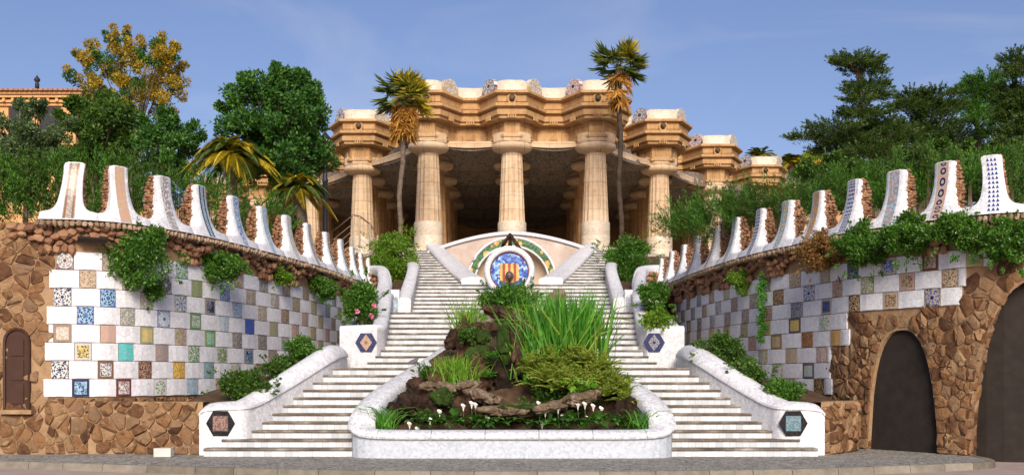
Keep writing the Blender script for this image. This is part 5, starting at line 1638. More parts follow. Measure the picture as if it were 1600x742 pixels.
def shrub(name, label, c, rad, mat, nclump=16, nleaf=260, L=0.07, group=None, flower=None, low=-1.0, cat='shrub', ksize=0.42, stem=True, up=.25):
    """leafy shrub: stems and many clumps of real leaves"""
    c = np.asarray(c, float); rad = np.asarray(rad, float)
    root = empty(name, tuple(c - np.array((0, 0, rad[2]))), label, cat, group)
    lv = Leaves()
    cc = rp_in(c, rad * 0.78, nclump, low)
    for p in cc: lv.clump(p, rad.mean() * ksize * rng.uniform(.7, 1.2) * np.array((1, 1, .85)), nleaf, L, up=up)
    lv.clump(c, rad * .6, nleaf * 2, L * 1.1, shell=.1)
    for _ in range(nclump // 2):
        a_ = rng.uniform(0, 2 * math.pi)
        q_ = c + rad * np.array((math.cos(a_) * 1.0, -.3, math.sin(a_) * .95 - (.15 if name == 'hanging_shrub' else 0)))
        dd_ = np.array((math.cos(a_), -.3, math.sin(a_) * .7 + (-.5 if name == 'hanging_shrub' else .35)))
        lv.spray(q_, dd_, rad.mean() * rng.uniform(.2, .42), 26, L * .9, L * .5, .35)
    lv.obj('foliage', mat, root)
    if stem:
        b = MB()
        for p in cc[:9]: b.tube([c - np.array((0, 0, rad[2] * .95)), (c * .6 + p * .4) - np.array((0, 0, rad[2] * .25)), p], [.03, .02, .008], 5)
        b.build('stem', M['bark'], root)
    if flower:
        V, Fc = [], []
        fl = Leaves()
        fm, nf, sz = flower
        for p in cc:
            for _ in range(nf):
                d = rdir(1)[0]; d[1] = -abs(d[1])
                q = p + d * rad.mean() * ksize * 1.05
                for k in range(5):
                    fl.spray(q, rdir(1)[0] + np.array((0, -.4, .3)), sz, 1, sz * 1.6, sz * 1.2, 0.1)
        fl.obj('blossom', fm, root)
    return root

def pshrub(name, label, px, py, D, wpx, hpx, mat, dep=None, **kw):
    k = D / F
    c = T(px, py, D)
    return shrub(name, label, c, (wpx * k / 2, dep or wpx * k * 0.42, hpx * k / 2), mat, **kw)

# ------------------------------------------------------------------ plants on and under the walls
def onwall(C, px, off=0.0):
    w = C.W(C.from_px(px, off), off, 0); return float(w.y)
S_ = 'leafy shrubs hanging on the tiled walls'
WH = mat_plain('tiny_white_petal', (0.75, 0.75, 0.65), .6)
pshrub('hanging_shrub', 'large bright green shrub hanging over the first patterned tiles of the left wall', 214, 402, onwall(LW, 210, -.05), 136, 112, M['lf_shrub'], dep=.4, nclump=34, nleaf=260, L=.075, ksize=.32, group=S_, flower=(WH, 1, .014), stem=False)
pshrub('hanging_shrub', 'drooping tail of leaves below the large left wall shrub', 237, 455, onwall(LW, 237, -.2), 36, 42, M['lf_shrub'], dep=.2, nclump=9, nleaf=130, L=.07, group=S_, stem=False)
pshrub('hanging_shrub', 'second green shrub on the left wall, between large shrub and small tuft', 342, 413, onwall(LW, 342, -.05), 90, 58, M['lf_shrub'], dep=.4, nclump=24, nleaf=230, L=.075, ksize=.34, group=S_, flower=(WH, 1, .014), stem=False)
pshrub('hanging_shrub', 'small light green tuft in the middle of the left wall corbel', 441, 433, onwall(LW, 441, -.05), 36, 34, M['lf_bright'], dep=.3, nclump=10, nleaf=170, L=.07, group=S_, stem=False)
pshrub('hanging_shrub', 'round dense green shrub on the far part of the left wall', 510, 450, onwall(LW, 510, .15), 54, 44, M['lf_shrub'], dep=.5, nclump=16, nleaf=260, L=.075, group=S_, stem=False)
pshrub('rose_bush', 'green bush with pink roses in the planter above the left diamond mosaic', 566, 472, 30.5, 62, 82, M['lf_shrub'], dep=.6, nclump=22, nleaf=260, L=.085, cat='bush', ksize=.34)
for dx, dy, wh in ((18, 6, 'upper'), (14, 22, 'lowest'), (-8, 14, 'leftmost')):
    c = T(566 + dx, 472 + dy, 29.75)
    lv = Leaves().clump(c, (.05, .04, .05), 30, .055, .05, shell=.2)
    tag(lv.obj('rose', M['pink']), wh + ' pink rose bloom on the bush above the left diamond mosaic', 'flower', 'pink roses')
pshrub('rose_bush', 'green bush with pale flowers in the planter above the right diamond mosaic', 1020, 466, 31.0, 50, 56, M['lf_shrub'], dep=.6, nclump=18, nleaf=260, L=.085, cat='bush', ksize=.36, flower=(WH, 1, .03))
pshrub('low_bush', 'low lighter green bush at the foot of the right flowering bush', 1030, 497, 29.2, 56, 30, M['lf_bright'], dep=.5, nclump=12, nleaf=220, L=.075, cat='bush')
pshrub('planter_shrub', 'round clipped shrub beside the top of the lower left parapet', 472, 548, 26.3, 46, 42, M['lf_shrub'], dep=.45, nclump=14, nleaf=260, L=.07, cat='shrub')
pshrub('planter_shrub', 'middle low shrub in the planter behind the lower left parapet', 435, 573, 25.4, 52, 34, M['lf_dark'], dep=.45, nclump=14, nleaf=240, L=.07)
pshrub('planter_shrub', 'wide low shrub nearest the front left pier', 378, 602, 24.0, 104, 44, M['lf_dark'], dep=.45, nclump=24, nleaf=260, L=.065, ksize=.32)
pshrub('planter_shrub', 'large dark green shrub in front of the right tiled wall', 1126, 552, 26.2, 80, 56, M['lf_dark'], dep=.6, nclump=22, nleaf=280, L=.07, ksize=.36)
pshrub('planter_shrub', 'dark shrub behind the slope of the lower right parapet', 1172, 580, 25.0, 60, 42, M['lf_dark'], dep=.5, nclump=15, nleaf=240, L=.07)
pshrub('planter_shrub', 'small green shrub nearest the front right pier', 1224, 608, 23.9, 56, 40, M['lf_shrub'], dep=.45, nclump=14, nleaf=240, L=.065)
pshrub('hanging_shrub', 'pale green feathery plant hanging from the right wall corbel', 1154, 440, onwall(RW, 1154, 0), 40, 46, M['lf_bright'], dep=.3, nclump=12, nleaf=300, L=.05, group=S_, stem=False, up=-.5)
lv = Leaves()
Dv = onwall(RW, 1190, -.12)
for k in range(26):
    c = T(1190 + 3 * math.sin(k), 432 + k * 3.9, Dv)
    lv.clump(c, (.10 - .001 * k, .07, .09), 46, .075, .035, up=-.6)
tag(lv.obj('trailing_vine', M['lf_iris']), 'long thin green vine trailing down the right tiled wall', 'vine')
pshrub('hanging_shrub', 'russet brown and green bush where the right wall begins to turn', 1284, 397, onwall(RW, 1284, .1), 86, 72, M['lf_red'], dep=.5, nclump=26, nleaf=260, L=.065, ksize=.34, group=S_, stem=False)
for px, py, w_, h_, lab in ((1345, 382, 90, 84, 'green shrub with tiny white blooms next to the russet bush'), (1420, 368, 110, 74, 'green shrub under the third merlon from the right edge'), (1500, 362, 120, 64, 'green shrub spreading under the second merlon from the right edge'), (1578, 374, 90, 84, 'green shrub hanging at the right edge over the tall arch')):
    pshrub('hanging_shrub', lab, px, py, onwall(RW, px, .08), w_, h_, M['lf_shrub'], dep=.45, nclump=34, nleaf=260, L=.07, ksize=.30, group=S_, flower=(WH, 1, .013), stem=False)
pshrub('round_shrub', 'large bright round shrub at the foot of the left palm', 612, 402, 43.0, 82, 92, M['lf_bright'], dep=1.0, nclump=40, nleaf=330, L=.085, ksize=.32)
pshrub('round_shrub', 'large round shrub at the foot of the right palm', 978, 406, 43.0, 84, 92, M['lf_shrub'], dep=1.0, nclump=40, nleaf=330, L=.085, ksize=.32)

# ------------------------------------------------------------------ moss
for i, (px, py, D, wp, hp, lab) in enumerate([(748, 558, 24.95, 40, 40, 'round green moss cushion in the dark hollow'), (755, 528, 25.3, 30, 26, 'small moss patch under the rock lintel'), (790, 535, 25.0, 26, 70, 'hanging moss strip on the leaning rock column'), (690, 620, 23.0, 34, 26, 'moss on the brown boulders at the left'), (812, 636, 22.85, 80, 8, 'thin moss along the pool lip'), (985, 660, 23.0, 40, 26, 'moss at the foot of the right corner boulder')]):
    k = D / F
    mo = big_rock('moss_cushion', T(px, py, D), (wp * k * .95, 0.35, hp * k * .95), M['moss'], lab, 60 + i, 'moss', 0.6, freq=5)
    lv = Leaves()
    ctr_ = np.array(T(px, py, D)); r3 = np.array((wp * k * .46, .18, hp * k * .46))
    for _ in range(16):
        q_ = ctr_ + rdir(1)[0] * r3 * rng.uniform(.5, 1.05)
        lv.clump(q_, np.array((.10, .07, .09)) * rng.uniform(.5, 1.1), 60, .045, .02, shell=.2)
    lv.obj('moss_sprigs', M['lf_moss'], mo)

# ------------------------------------------------------------------ plants in the basin
def blade_clump(name, label, px, py, D, wpx, hpx, n, mat, w=0.03, lean=0.5, bend=.25, cat='plant', dep=0.5):
    k = D / F
    c = T(px, py, D)                                   # foot centre
    root = empty(name, tuple(c), label, cat)
    base = np.stack([c.x + rng.normal(size=n) * wpx * k * .20, c.y + rng.uniform(-dep, dep, n), c.z + rng.uniform(-.08, .05, n)], 1)
    hh = hpx * k * rng.uniform(.5, 1.0, n)
    tip = base + np.stack([rng.normal(size=n) * wpx * k * lean * .5, rng.normal(size=n) * .25, hh], 1)
    Leaves().blades(base, tip, rng.uniform(.6, 1.2, n) * w, bend).obj('blades', mat, root)['kind'] = 'stuff'
    return root
blade_clump('iris_clump', 'tall clump of long upright iris blades right of the rockery', 880, 585, 25.6, 126, 138, 900, M['lf_iris'], 0.075, .42, .12, dep=.8)
blade_clump('iris_clump', 'arching dark iris leaves at the left edge of the tall clump', 838, 590, 25.0, 90, 110, 130, M['lf_iris'], 0.035, .75, .5, dep=.4)
blade_clump('iris_clump', 'few yellowed bent blades among the tall iris clump', 885, 590, 25.2, 160, 105, 60, M['lf_fern'], 0.04, .8, .5, dep=.7)
blade_clump('grass_clump', 'bright grass clump in front of the middle left steps', 728, 535, 27.6, 52, 78, 130, M['lf_grass'], 0.035, .55, .2)
blade_clump('grass_clump', 'low bright grass clump on the dark rock left of the grotto', 712, 602, 24.4, 88, 52, 320, M['lf_grass'], 0.028, .4, .25, dep=.35)
blade_clump('grass_clump', 'small tuft of spiky leaves in the front left corner of the basin', 600, 668, 22.75, 46, 34, 110, M['lf_iris'], .02, .9, .3, dep=.15)
blade_clump('grass_clump', 'small tuft of spiky leaves in the front right corner of the basin', 1003, 668, 22.8, 40, 30, 90, M['lf_iris'], .02, .9, .3, dep=.15)
def fern_mass(name, label, spots, mat, nf=26, ln=.55):
    c = T(*spots[0])
    root = empty(name, tuple(c), label, 'fern')
    lv = Leaves()
    for (px, py, D) in spots:
        c = np.array(T(px, py, D))
        for _ in range(nf):
            a = rng.uniform(0, 2 * math.pi); el = rng.uniform(.35, 1.4)
            d = np.array((math.cos(a) * math.cos(el), math.sin(a) * math.cos(el) - .15, math.sin(el)))
            L_ = ln * rng.uniform(.6, 1.15)
            m = 15
            for k in range(2, m):
                t = k / m
                p = c + d * L_ * t - np.array((0, 0, 1)) * L_ * .38 * t * t
                sd = np.cross(d, (0, 0, 1)); sd /= max(1e-6, np.linalg.norm(sd))
                wl = L_ * .22 * (1 - t) + .015
                for sg in (-1, 1):
                    V, _ = leaf_quads(p[None], unit((sd * sg + d * .7)[None]), np.array([[0, -.8, .6]]) + rng.normal(size=(1, 3)) * .5, [wl], [.03])
                    lv.add(V)
    return lv.obj('fronds', mat, root)
fern_mass('fern', 'mass of yellowing fern fronds below the tall iris clump', [(850, 590, 24.4), (880, 575, 24.6), (905, 600, 24.2), (870, 612, 24.0), (925, 590, 24.5), (840, 605, 24.3), (895, 565, 24.8), (860, 570, 24.8), (915, 570, 24.6), (885, 600, 23.9), (855, 598, 23.9), (935, 605, 24.2), (830, 580, 24.6), (940, 580, 24.6)], M['lf_fern'], 40, .74)
fern_mass('fern', 'brownish fern fronds drooping over the right corner boulder', [(960, 605, 24.0), (978, 615, 23.7), (945, 620, 23.7), (975, 605, 24.2), (955, 595, 24.2), (975, 630, 23.5)], M['lf_fern'], 34, .52)
fern_mass('fern', 'bright green ferns crowning the grotto below the medallion', [(800, 470, 32.0), (780, 480, 31.5), (815, 462, 33), (828, 475, 32), (795, 490, 30.5), (770, 492, 31), (812, 500, 29.5)], M['lf_grass'], 30, .72)
pshrub('leafy_plant', 'dense dark green plant over the top of the rockery', 795, 474, 30.0, 92, 62, M['lf_shrub'], dep=.9, nclump=30, nleaf=240, L=.085, ksize=.36, cat='plant')
pshrub('leafy_plant', 'dark low foliage around the foot of the iris clump', 880, 615, 24.3, 120, 46, M['lf_dark'], dep=.5, nclump=20, nleaf=200, L=.07, cat='plant', stem=False)
pshrub('leafy_plant', 'broad light green leaves in front of the fern mass', 905, 607, 23.7, 40, 34, M['lf_grass'], dep=.25, nclump=5, nleaf=26, L=.16, cat='plant', stem=False)
pshrub('leafy_plant', 'dark green growth along the left rim under the perched bird', 668, 583, 25.0, 36, 26, M['lf_dark'], dep=.4, nclump=9, nleaf=140, L=.06, cat='plant', stem=False)
def lily(label, px, py, D, n, wpx, flowers):
    c = T(px, py, D); k = D / F
    root = empty('calla_lily', tuple(c), label, 'flower', 'calla lilies in the basin')
    lv = Leaves()
    for _ in range(n):
        b0 = np.array(c) + np.array((rng.uniform(-.5, .5) * wpx * k, rng.uniform(-.15, .15), 0))
        a = rng.uniform(0, 2 * math.pi)
        d = np.array((math.cos(a) * .8, -.45 + math.sin(a) * .4, rng.uniform(.5, 1.1))); d /= np.linalg.norm(d)
        st = rng.uniform(.12, .26)
        p = b0 + d * st
        lv.blades(b0[None], p[None], np.array([.014]), .1, 2)
        d2 = d + np.array((0, -.25, -.55)); d2 /= np.linalg.norm(d2)
        L_ = rng.uniform(.2, .32)
        sd = np.cross(d2, (0, 0, 1)); sd /= np.linalg.norm(sd)
        nn = np.cross(sd, d2)
        W_2 = L_ * .36
        ctr = [p, p + d2 * L_ * .3 + nn * .02, p + d2 * L_ * .65 + nn * .015, p + d2 * L_ - np.array((0, 0, .03))]
        ww = [W_2 * .35, W_2, W_2 * .7, .004]
        for j in range(3):
            for sg in (-1, 1):
                e0, e1_ = ctr[j] + sd * sg * ww[j] + nn * .03 * (ww[j] / W_2), ctr[j + 1] + sd * sg * ww[j + 1] + nn * .03 * (ww[j + 1] / W_2)
                lv.add(np.array([ctr[j], e0, e1_, ctr[j + 1]]) if sg > 0 else np.array([ctr[j], ctr[j + 1], e1_, e0]))
    lv.obj('leaves', M['lf_lily'], root)
    for fx, fy in flowers:
        f = T(fx, fy, D - .05)
        b = MB().tube([Vector((f.x + .03, f.y + .02, c.z)), Vector((f.x + .01, f.y, (c.z + f.z) / 2)), f - Vector((0, 0, .09))], .008, 5)
        b.build('stalk', M['lf_lily'], root)
        b = MB(); rows_ = []
        for r_, z_ in ((.008, -.08), (.015, -.04), (.032, .0), (.055, .03)):
            rows_.append([(f.x + r_ * math.cos(a), f.y + r_ * math.sin(a), f.z + z_ + (.05 * max(0, math.cos(a - 2.2)) if r_ > .05 else 0)) for a in np.linspace(0, 2 * math.pi, 13)[:-1]])
        b.grid(rows_, True)
        fo_ = b.build('flower', M['petal'], root, smooth=True)
        MB().tube([f - Vector((0, 0, .06)), f + Vector((0, 0, .04))], [.012, .007], 5).build('spadix', M['spadix'], fo_)
lily('calla lilies at the front left of the basin, by the round boulder', 680, 668, 22.8, 20, 70, [(652, 672), (672, 657), (687, 645), (640, 664)])
lily('calla lilies at the front centre left, below the pale slab', 748, 668, 22.85, 34, 80, [(737, 632), (743, 634), (762, 655), (724, 636)])
lily('calla lilies at the front centre right, below the pool lip', 868, 668, 22.85, 44, 100, [(842, 632), (852, 645), (847, 664), (880, 653), (872, 640)])
lily('calla lilies at the front right of the basin, below the slanted slab', 925, 668, 22.9, 34, 80, [(914, 633), (927, 636), (903, 634), (918, 655), (940, 640)])

pshrub('leafy_plant', 'dark trailing leaves over the left shoulder of the rockery', 735, 520, 25.2, 40, 30, M['lf_dark'], dep=.3, nclump=8, nleaf=90, L=.06, cat='plant', stem=False)
pshrub('leafy_plant', 'small creeping leaves beside the flat slabs at the left', 668, 650, 23.0, 60, 16, M['lf_dark'], dep=.2, nclump=8, nleaf=80, L=.05, cat='plant', stem=False)
fern_mass('fern', 'small dark fern growing out of the grotto wall', [(770, 560, 24.6), (762, 590, 24.4), (822, 600, 24.3)], M['lf_iris'], 14, .34)

# ------------------------------------------------------------------ perched bird on the left rim
pb = bw(2.3, 0.16, 0.045)
bird = empty('bird', tuple(pb), 'small grey bird perched on the left rim of the basin', 'bird')
b = MB()
pth = [pb + Vector(p) for p in ((-.16, 0, .06), (-.10, 0, .075), (0.0, 0, .10), (.07, 0, .135), (.10, 0, .175), (.125, 0, .19), (.15, 0, .18))]
b.tube(pth, [.012, .03, .062, .055, .034, .032, .006], 10)
b.build('body', mat_plain('bird_grey', (0.12, 0.12, 0.135), .7), bird, smooth=True)
for dx in (-.01, .03):
    MB().tube([pb + Vector((.02, dx, -.005)), pb + Vector((.02, dx, .06))], .006, 5).build('leg', M['spadix'], bird)

# ------------------------------------------------------------------ trees
def crown_tree(name, label, base, top_c, rad, mat, nclump=60, nleaf=300, L=.13, trunk=.16, ksize=.24, cat='tree', spikes=0, low=-1.0, mat2=None, split=None, shellmin=.45, jit=.15):
    base = Vector(base); c = np.asarray(top_c, float); rad = np.asarray(rad, float)
    root = empty(name, tuple(base), label, cat)
    cc = []
    while len(cc) < nclump:
        p = rng.uniform(-1, 1, 3); l = np.linalg.norm(p)
        if shellmin * rng.random() < l < 1 and p[2] > low: cc.append(c + p * rad * (1 + jit * rng.normal()))
    for _ in range(spikes):
        p = rdir(1)[0]; p[2] = abs(p[2]) * 1.0 + .45; p /= np.linalg.norm(p)
        for k in (1.0, 1.12, 1.22): cc.append(c + p * rad * k)
    lv, lv2 = Leaves(), Leaves()
    for i, p in enumerate(cc):
        sp = i >= nclump
        r = rad.mean() * ksize * rng.uniform(.65, 1.25) * (.5 if sp else 1)
        (lv2 if (split and split(p)) else lv).clump(p, (r, r, r * .8), nleaf // (2 if sp else 1), L)
    if lv.V: lv.obj('crown', mat, root)
    if lv2.V: lv2.obj('crown', mat2, root)
    b = MB()
    cv = Vector(c)
    fork = base.lerp(cv, .6)
    b.tube([base, base.lerp(fork, .5) + Vector((.1, 0, 0)), fork], [trunk, trunk * .8, trunk * .65], 8)
    for p in cc[:: max(1, len(cc) // 26)]:
        pv_ = Vector(p)
        b.tube([fork, fork.lerp(pv_, .5) + Vector((rng.normal() * .15, rng.normal() * .15, .2)), pv_], [trunk * .4, trunk * .2, .012], 5)
    b.build('trunk', M['bark'], root)
    return root
# broadleaf tree left of the hall
c = T(432, 215, 37); k = 37 / F
crown_tree('broadleaf_tree', 'dense dark green broadleaf tree left of the hall behind the merlons', T(440, 385, 37.5), c, (80 * k, 1.7, 88 * k), M['lf_tree'], 120, 330, .13, .14, .20, spikes=24)
# golden topped tree at upper left; gold upper and right leaves paint sunlight
c = T(208, 180, 40); k = 40 / F
crown_tree('golden_tree', 'tall thin tree with top coloured golden as if sunlit at the upper left', T(205, 340, 40), c, (90 * k, 1.9, 112 * k), M['lf_tree'], 120, 260, .085, .14, .125, spikes=50, mat2=M['lf_gold'], split=lambda p: (p[2] > T(0, 190, 40).z and rng.random() < .66) or (p[0] > T(240, 0, 40).x and rng.random() < .5), jit=.1)
c = T(158, 222, 37); k = 37 / F
crown_tree('dark_tree', 'dark green leafy tree below the golden tree top, beside the ochre house', T(140, 340, 37), c, (58 * k, 1.4, 60 * k), M['lf_dark'], 60, 260, .12, .12, .22, spikes=12)
c = T(45, 228, 34); k = 34 / F
crown_tree('olive_tree', 'greyish green olive tree in front of the ochre house at the left edge', T(45, 340, 34), c, (72 * k, 1.3, 56 * k), M['lf_olive'], 70, 260, .10, .12, .20, spikes=8)
c = T(262, 235, 36); k = 36 / F
crown_tree('leafy_tree', 'green leafy tree behind the third merlon, left of the date palm', T(262, 345, 36), c, (48 * k, 1.2, 50 * k), M['lf_tree'], 44, 240, .11, .1, .24, spikes=8)

def juniper(name, label, spots, mat=None, n=50, ln=.9, cat='hedge', group=None, per=70, leaf=(.10, .026), upw=.55):
    """feathery evergreen: upright-outward shoots from a row of feet; spots: (px, py_foot, D, width px, height px)"""
    c0 = T(*spots[0][:3])
    root = empty(name, tuple(c0), label, cat, group)
    lv = Leaves(); b = MB(); lvs = [Leaves(), Leaves(), Leaves()]
    for (px, py, D, wp, hp) in spots:
        k = D / F
        c = np.array(T(px, py, D))
        hw, hh = wp * k / 2, hp * k
        MB().tube([c, c + np.array((0, 0, hh * .8))], [.07, .02], 6).build('stem', M['bark'], root)
        for _ in range(n):
            u = rng.uniform(-1, 1); v = rng.random()
            y = rng.uniform(-.55, .55)
            prof = math.sqrt(max(0, 1 - (v - .25) ** 2 / .75)) if v > .25 else 1
            p = c + np.array((u * hw * prof, y * prof, v * hh * (1 - .25 * abs(u))))
            d = np.array((u * .8 + rng.normal() * .3, -.35 + rng.normal() * .35, upw + rng.random() * .8))
            w_ = rng.random() + .25 * math.sin(p[0] * 2.3) + .2 * math.sin(p[0] * 5.1 + p[2] * 3)
            lvs[0 if w_ > .45 else 1 if w_ > .12 else 2].spray(p, d, ln * rng.uniform(.5, 1.1), per, leaf[0], leaf[1], .24)
    for l_, m_ in zip(lvs, (mat or M['lf_juniper'], M['lf_dark'], M['lf_cypress'])):
        if l_.V: l_.obj('foliage', m_, root)
    return root
juniper('juniper_hedge', 'feathery green hedge behind the leftmost merlons', [(-10, 352, 26.5, 90, 95), (40, 352, 26.5, 90, 100), (90, 352, 26.5, 90, 100), (145, 352, 26.5, 90, 105), (205, 356, 26.5, 90, 105)], n=130, ln=.62, per=60, leaf=(.085, .026))
juniper('juniper_hedge', 'feathery green hedge behind the middle merlons of the left wall', [(255, 350, 28, 80, 85), (310, 365, 29, 80, 84), (355, 380, 31, 70, 90), (415, 395, 32, 80, 84)], n=70, ln=.6, per=60, leaf=(.085, .026))
juniper('juniper_shrub', 'spreading bright feathery juniper behind the far merlons of the right wall', [(1080, 385, 34, 80, 42), (1130, 372, 33, 90, 50), (1180, 355, 32, 90, 38), (1230, 345, 31, 90, 30)], n=90, ln=1.0, per=80, upw=.3, leaf=(.11, .02))
juniper('juniper_hedge', 'feathery green hedge behind the middle merlons of the right wall', [(1275, 345, 29, 80, 40), (1330, 335, 28, 80, 52), (1390, 330, 27.5, 80, 60)], n=80, ln=.75, per=70, leaf=(.10, .02))
juniper('juniper_hedge', 'feathery green hedge behind the rightmost merlons', [(1450, 328, 27, 80, 70), (1515, 322, 27, 80, 62), (1580, 318, 27, 80, 74)], n=85, ln=.75, per=70, leaf=(.10, .02))
for px_, py_, w_, h_, D_, m_, lab_ in ((1300, 288, 110, 70, 36, 'lf_dark', 'dark bushy tree behind the russet bush side of the right wall'), (1395, 285, 130, 80, 38, 'lf_cypress', 'dark bushy evergreen below the broad conifer'), (1490, 275, 120, 90, 37, 'lf_dark', 'dark bushy tree below the rounded pine'), (1575, 280, 110, 100, 36, 'lf_cypress', 'dark bushy evergreen at the foot of the right edge cypress')):
    k_ = D_ / F
    crown_tree('bushy_tree', lab_, T(px_, 345, D_), T(px_, py_, D_), (w_ * k_ / 2, 1.3, h_ * k_ / 2), M[m_], 60, 240, .11, .1, .24, spikes=10)

def cypress(name, label, base, trunk_pts, tiers, D, mat=None, per=46):
    """layered conifer: flat shelves of needle shoots on crooked limbs; tiers in photo pixels (px, py, half width px, half height px)"""
    root = empty(name, tuple(base), label, 'tree')
    lv = Leaves(); b = MB()
    tp = [T(x, y, D) for x, y in trunk_pts]
    b.tube(tp, np.linspace(.24, .03, len(tp)), 8)
    k = D / F
    for (px, py, hw, hh) in tiers:
        c = np.array(T(px, py, D)) + np.array((0, rng.uniform(-1.2, 1.2), 0))
        tz = min(range(len(tp)), key=lambda i: abs(tp[i].z - c[2]))
        b.tube([tp[tz], tp[tz].lerp(Vector(c), .5) + Vector((0, 0, -.12)), Vector(c)], [.10, .06, .03], 5)
        ns = int(16 + hw * hh * .27)
        for _ in range(ns):
            d = rdir(1)[0]; r = rng.random() ** .5
            p = c + d * r * np.array((hw * k, hw * k * .7, hh * k * .8))
            dd = np.array((d[0] * 1.1, d[1] * .6 - .1, .15 + .4 * rng.random()))
            lv.spray(p, dd, .5 * rng.uniform(.6, 1.2), per, .10, .032, .26)
    lv.obj('crown', mat or M['lf_cypress'], root)
    b.build('trunk', M['bark'], root)
    return root
cypress('cypress_tree', 'tall crooked cypress with layered shelves standing clear against the sky', T(1372, 330, 44), [(1372, 340), (1368, 280), (1358, 215), (1345, 165), (1338, 110)],
        [(1338, 100, 34, 10), (1352, 112, 30, 9), (1318, 108, 22, 8), (1360, 135, 28, 9), (1340, 148, 22, 8), (1365, 152, 24, 8), (1352, 172, 30, 9), (1330, 168, 18, 7), (1340, 190, 30, 9), (1360, 195, 22, 8), (1310, 205, 28, 9), (1290, 212, 34, 9), (1268, 208, 20, 7), (1340, 215, 34, 11), (1375, 200, 28, 9), (1320, 228, 40, 11), (1365, 232, 40, 12), (1390, 215, 24, 9), (1300, 232, 24, 7), (1345, 250, 44, 14), (1390, 248, 36, 14), (1325, 262, 34, 12), (1370, 272, 46, 16)], 44)
cypress('cypress_tree', 'broad dark conifer in the middle of the right skyline', T(1440, 330, 46), [(1440, 340), (1440, 270), (1435, 210), (1428, 160)],
        [(1425, 152, 16, 9), (1440, 165, 26, 10), (1465, 150, 30, 8), (1415, 172, 26, 9), (1452, 182, 30, 10), (1480, 168, 26, 9), (1425, 195, 34, 11), (1470, 198, 32, 11), (1440, 215, 42, 13), (1410, 225, 32, 11), (1480, 225, 36, 13), (1445, 245, 48, 15), (1420, 265, 42, 15), (1485, 255, 40, 15)], 46)
cypress('pine_tree', 'rounded pine with light green top between the dark conifers at the right', T(1535, 330, 48), [(1535, 340), (1532, 260), (1528, 200), (1525, 150)],
        [(1525, 138, 30, 9), (1545, 130, 22, 8), (1510, 150, 30, 10), (1545, 152, 34, 10), (1525, 168, 40, 10), (1500, 178, 22, 9), (1555, 178, 30, 11), (1520, 200, 36, 12), (1550, 215, 34, 13), (1515, 230, 40, 14), (1545, 245, 40, 15)], 48, M['lf_juniper'])
cypress('cypress_tree', 'tall dark cypress at the right edge of the picture', T(1590, 330, 42), [(1590, 340), (1592, 250), (1590, 170), (1585, 95)],
        [(1582, 98, 16, 9), (1592, 112, 22, 10), (1580, 128, 24, 10), (1598, 140, 26, 11), (1585, 158, 30, 12), (1600, 172, 28, 12), (1580, 188, 32, 13), (1600, 205, 32, 14), (1580, 220, 36, 14), (1600, 240, 34, 15), (1575, 258, 40, 16), (1595, 280, 40, 16), (1620, 160, 30, 14), (1630, 200, 34, 16)], 42)

# fan palms in front of the hall
def fan_palm(label, foot, head, D, crown_px, gold, skirt, bark='palmbark'):
    base, top = T(*foot, D), T(*head, D)
    root = empty('fan_palm', tuple(base), label, 'palm')
    b = MB()
    n = 26
    pth = [base.lerp(top, i / n) + Vector((.05 * math.sin(i * .5), 0, 0)) for i in range(n + 1)]
    rad = [.095 + .03 * (i / n > .82) * 1.6 + (.012 if i % 2 else 0) for i in range(n + 1)]
    b.tube(pth, rad, 12); b.build('trunk', M[bark], root)
    R_ = crown_px * D / F
    def fan_leaf(lv, o, d, size, nb=16):
        d = d / np.linalg.norm(d)
        s_ = np.cross(d, (0, 0, 1.0)); s_ /= max(1e-6, np.linalg.norm(s_)); u_ = np.cross(s_, d)
        hub = o + d * size * .52
        lv.blades(o[None], hub[None], np.array([.035]), .02, 2)
        a = np.linspace(-1.75, 1.75, nb)
        dirs = np.cos(a)[:, None] * d + np.sin(a)[:, None] * s_
        tips = hub + dirs * size * (.52 + .06 * rng.random((nb, 1))) - np.array((0, 0, 1)) * size * .2 * rng.random((nb, 1))
        lv.blades(np.repeat(hub[None], nb, 0), tips, np.full(nb, size * .085), -.05, 3)
    for name_, mat, cnt, emin, emax in (('crown', M['lf_palm'], 26, -.55, 1.4), ('crown', M['lf_palmgold'], gold, -.5, 1.3)):
        lv = Leaves()
        for i in range(cnt):
            az = rng.uniform(0, 2 * math.pi); el = rng.uniform(emin, emax)
            if name_ == 'crown' and mat is M['lf_palmgold']: az = rng.uniform(-1.4, .5)  # gold fronds only towards the right front, painting sunlight on that side
            d = np.array((math.cos(az) * math.cos(el), math.sin(az) * math.cos(el), math.sin(el)))
            fan_leaf(lv, np.array(top) + rng.normal(size=3) * .06, d, R_ * rng.uniform(.8, 1.05))
        lv.obj(name_, mat, root)
    lv = Leaves()
    for i in range(skirt):
        az = rng.uniform(0, 2 * math.pi); h = rng.uniform(-1.15, 0.1)
        d = np.array((math.cos(az) * .75, math.sin(az) * .75, -.9 - .5 * rng.random()))
        fan_leaf(lv, np.array(top) + np.array((0, 0, h * R_ * .75)), d, R_ * .72, 10)
    lv.obj('dead_frond_skirt', M['lf_thatch'], root)
fan_palm('fan palm with orange skirt of dead fronds standing before the left hall bay', (623, 390), (631, 152), 44.5, 50, 18, 110)
fan_palm('tall slender fan palm with dark trunk standing before the right hall bay', (970, 390), (967, 104), 45.0, 50, 6, 24, 'darkbark')

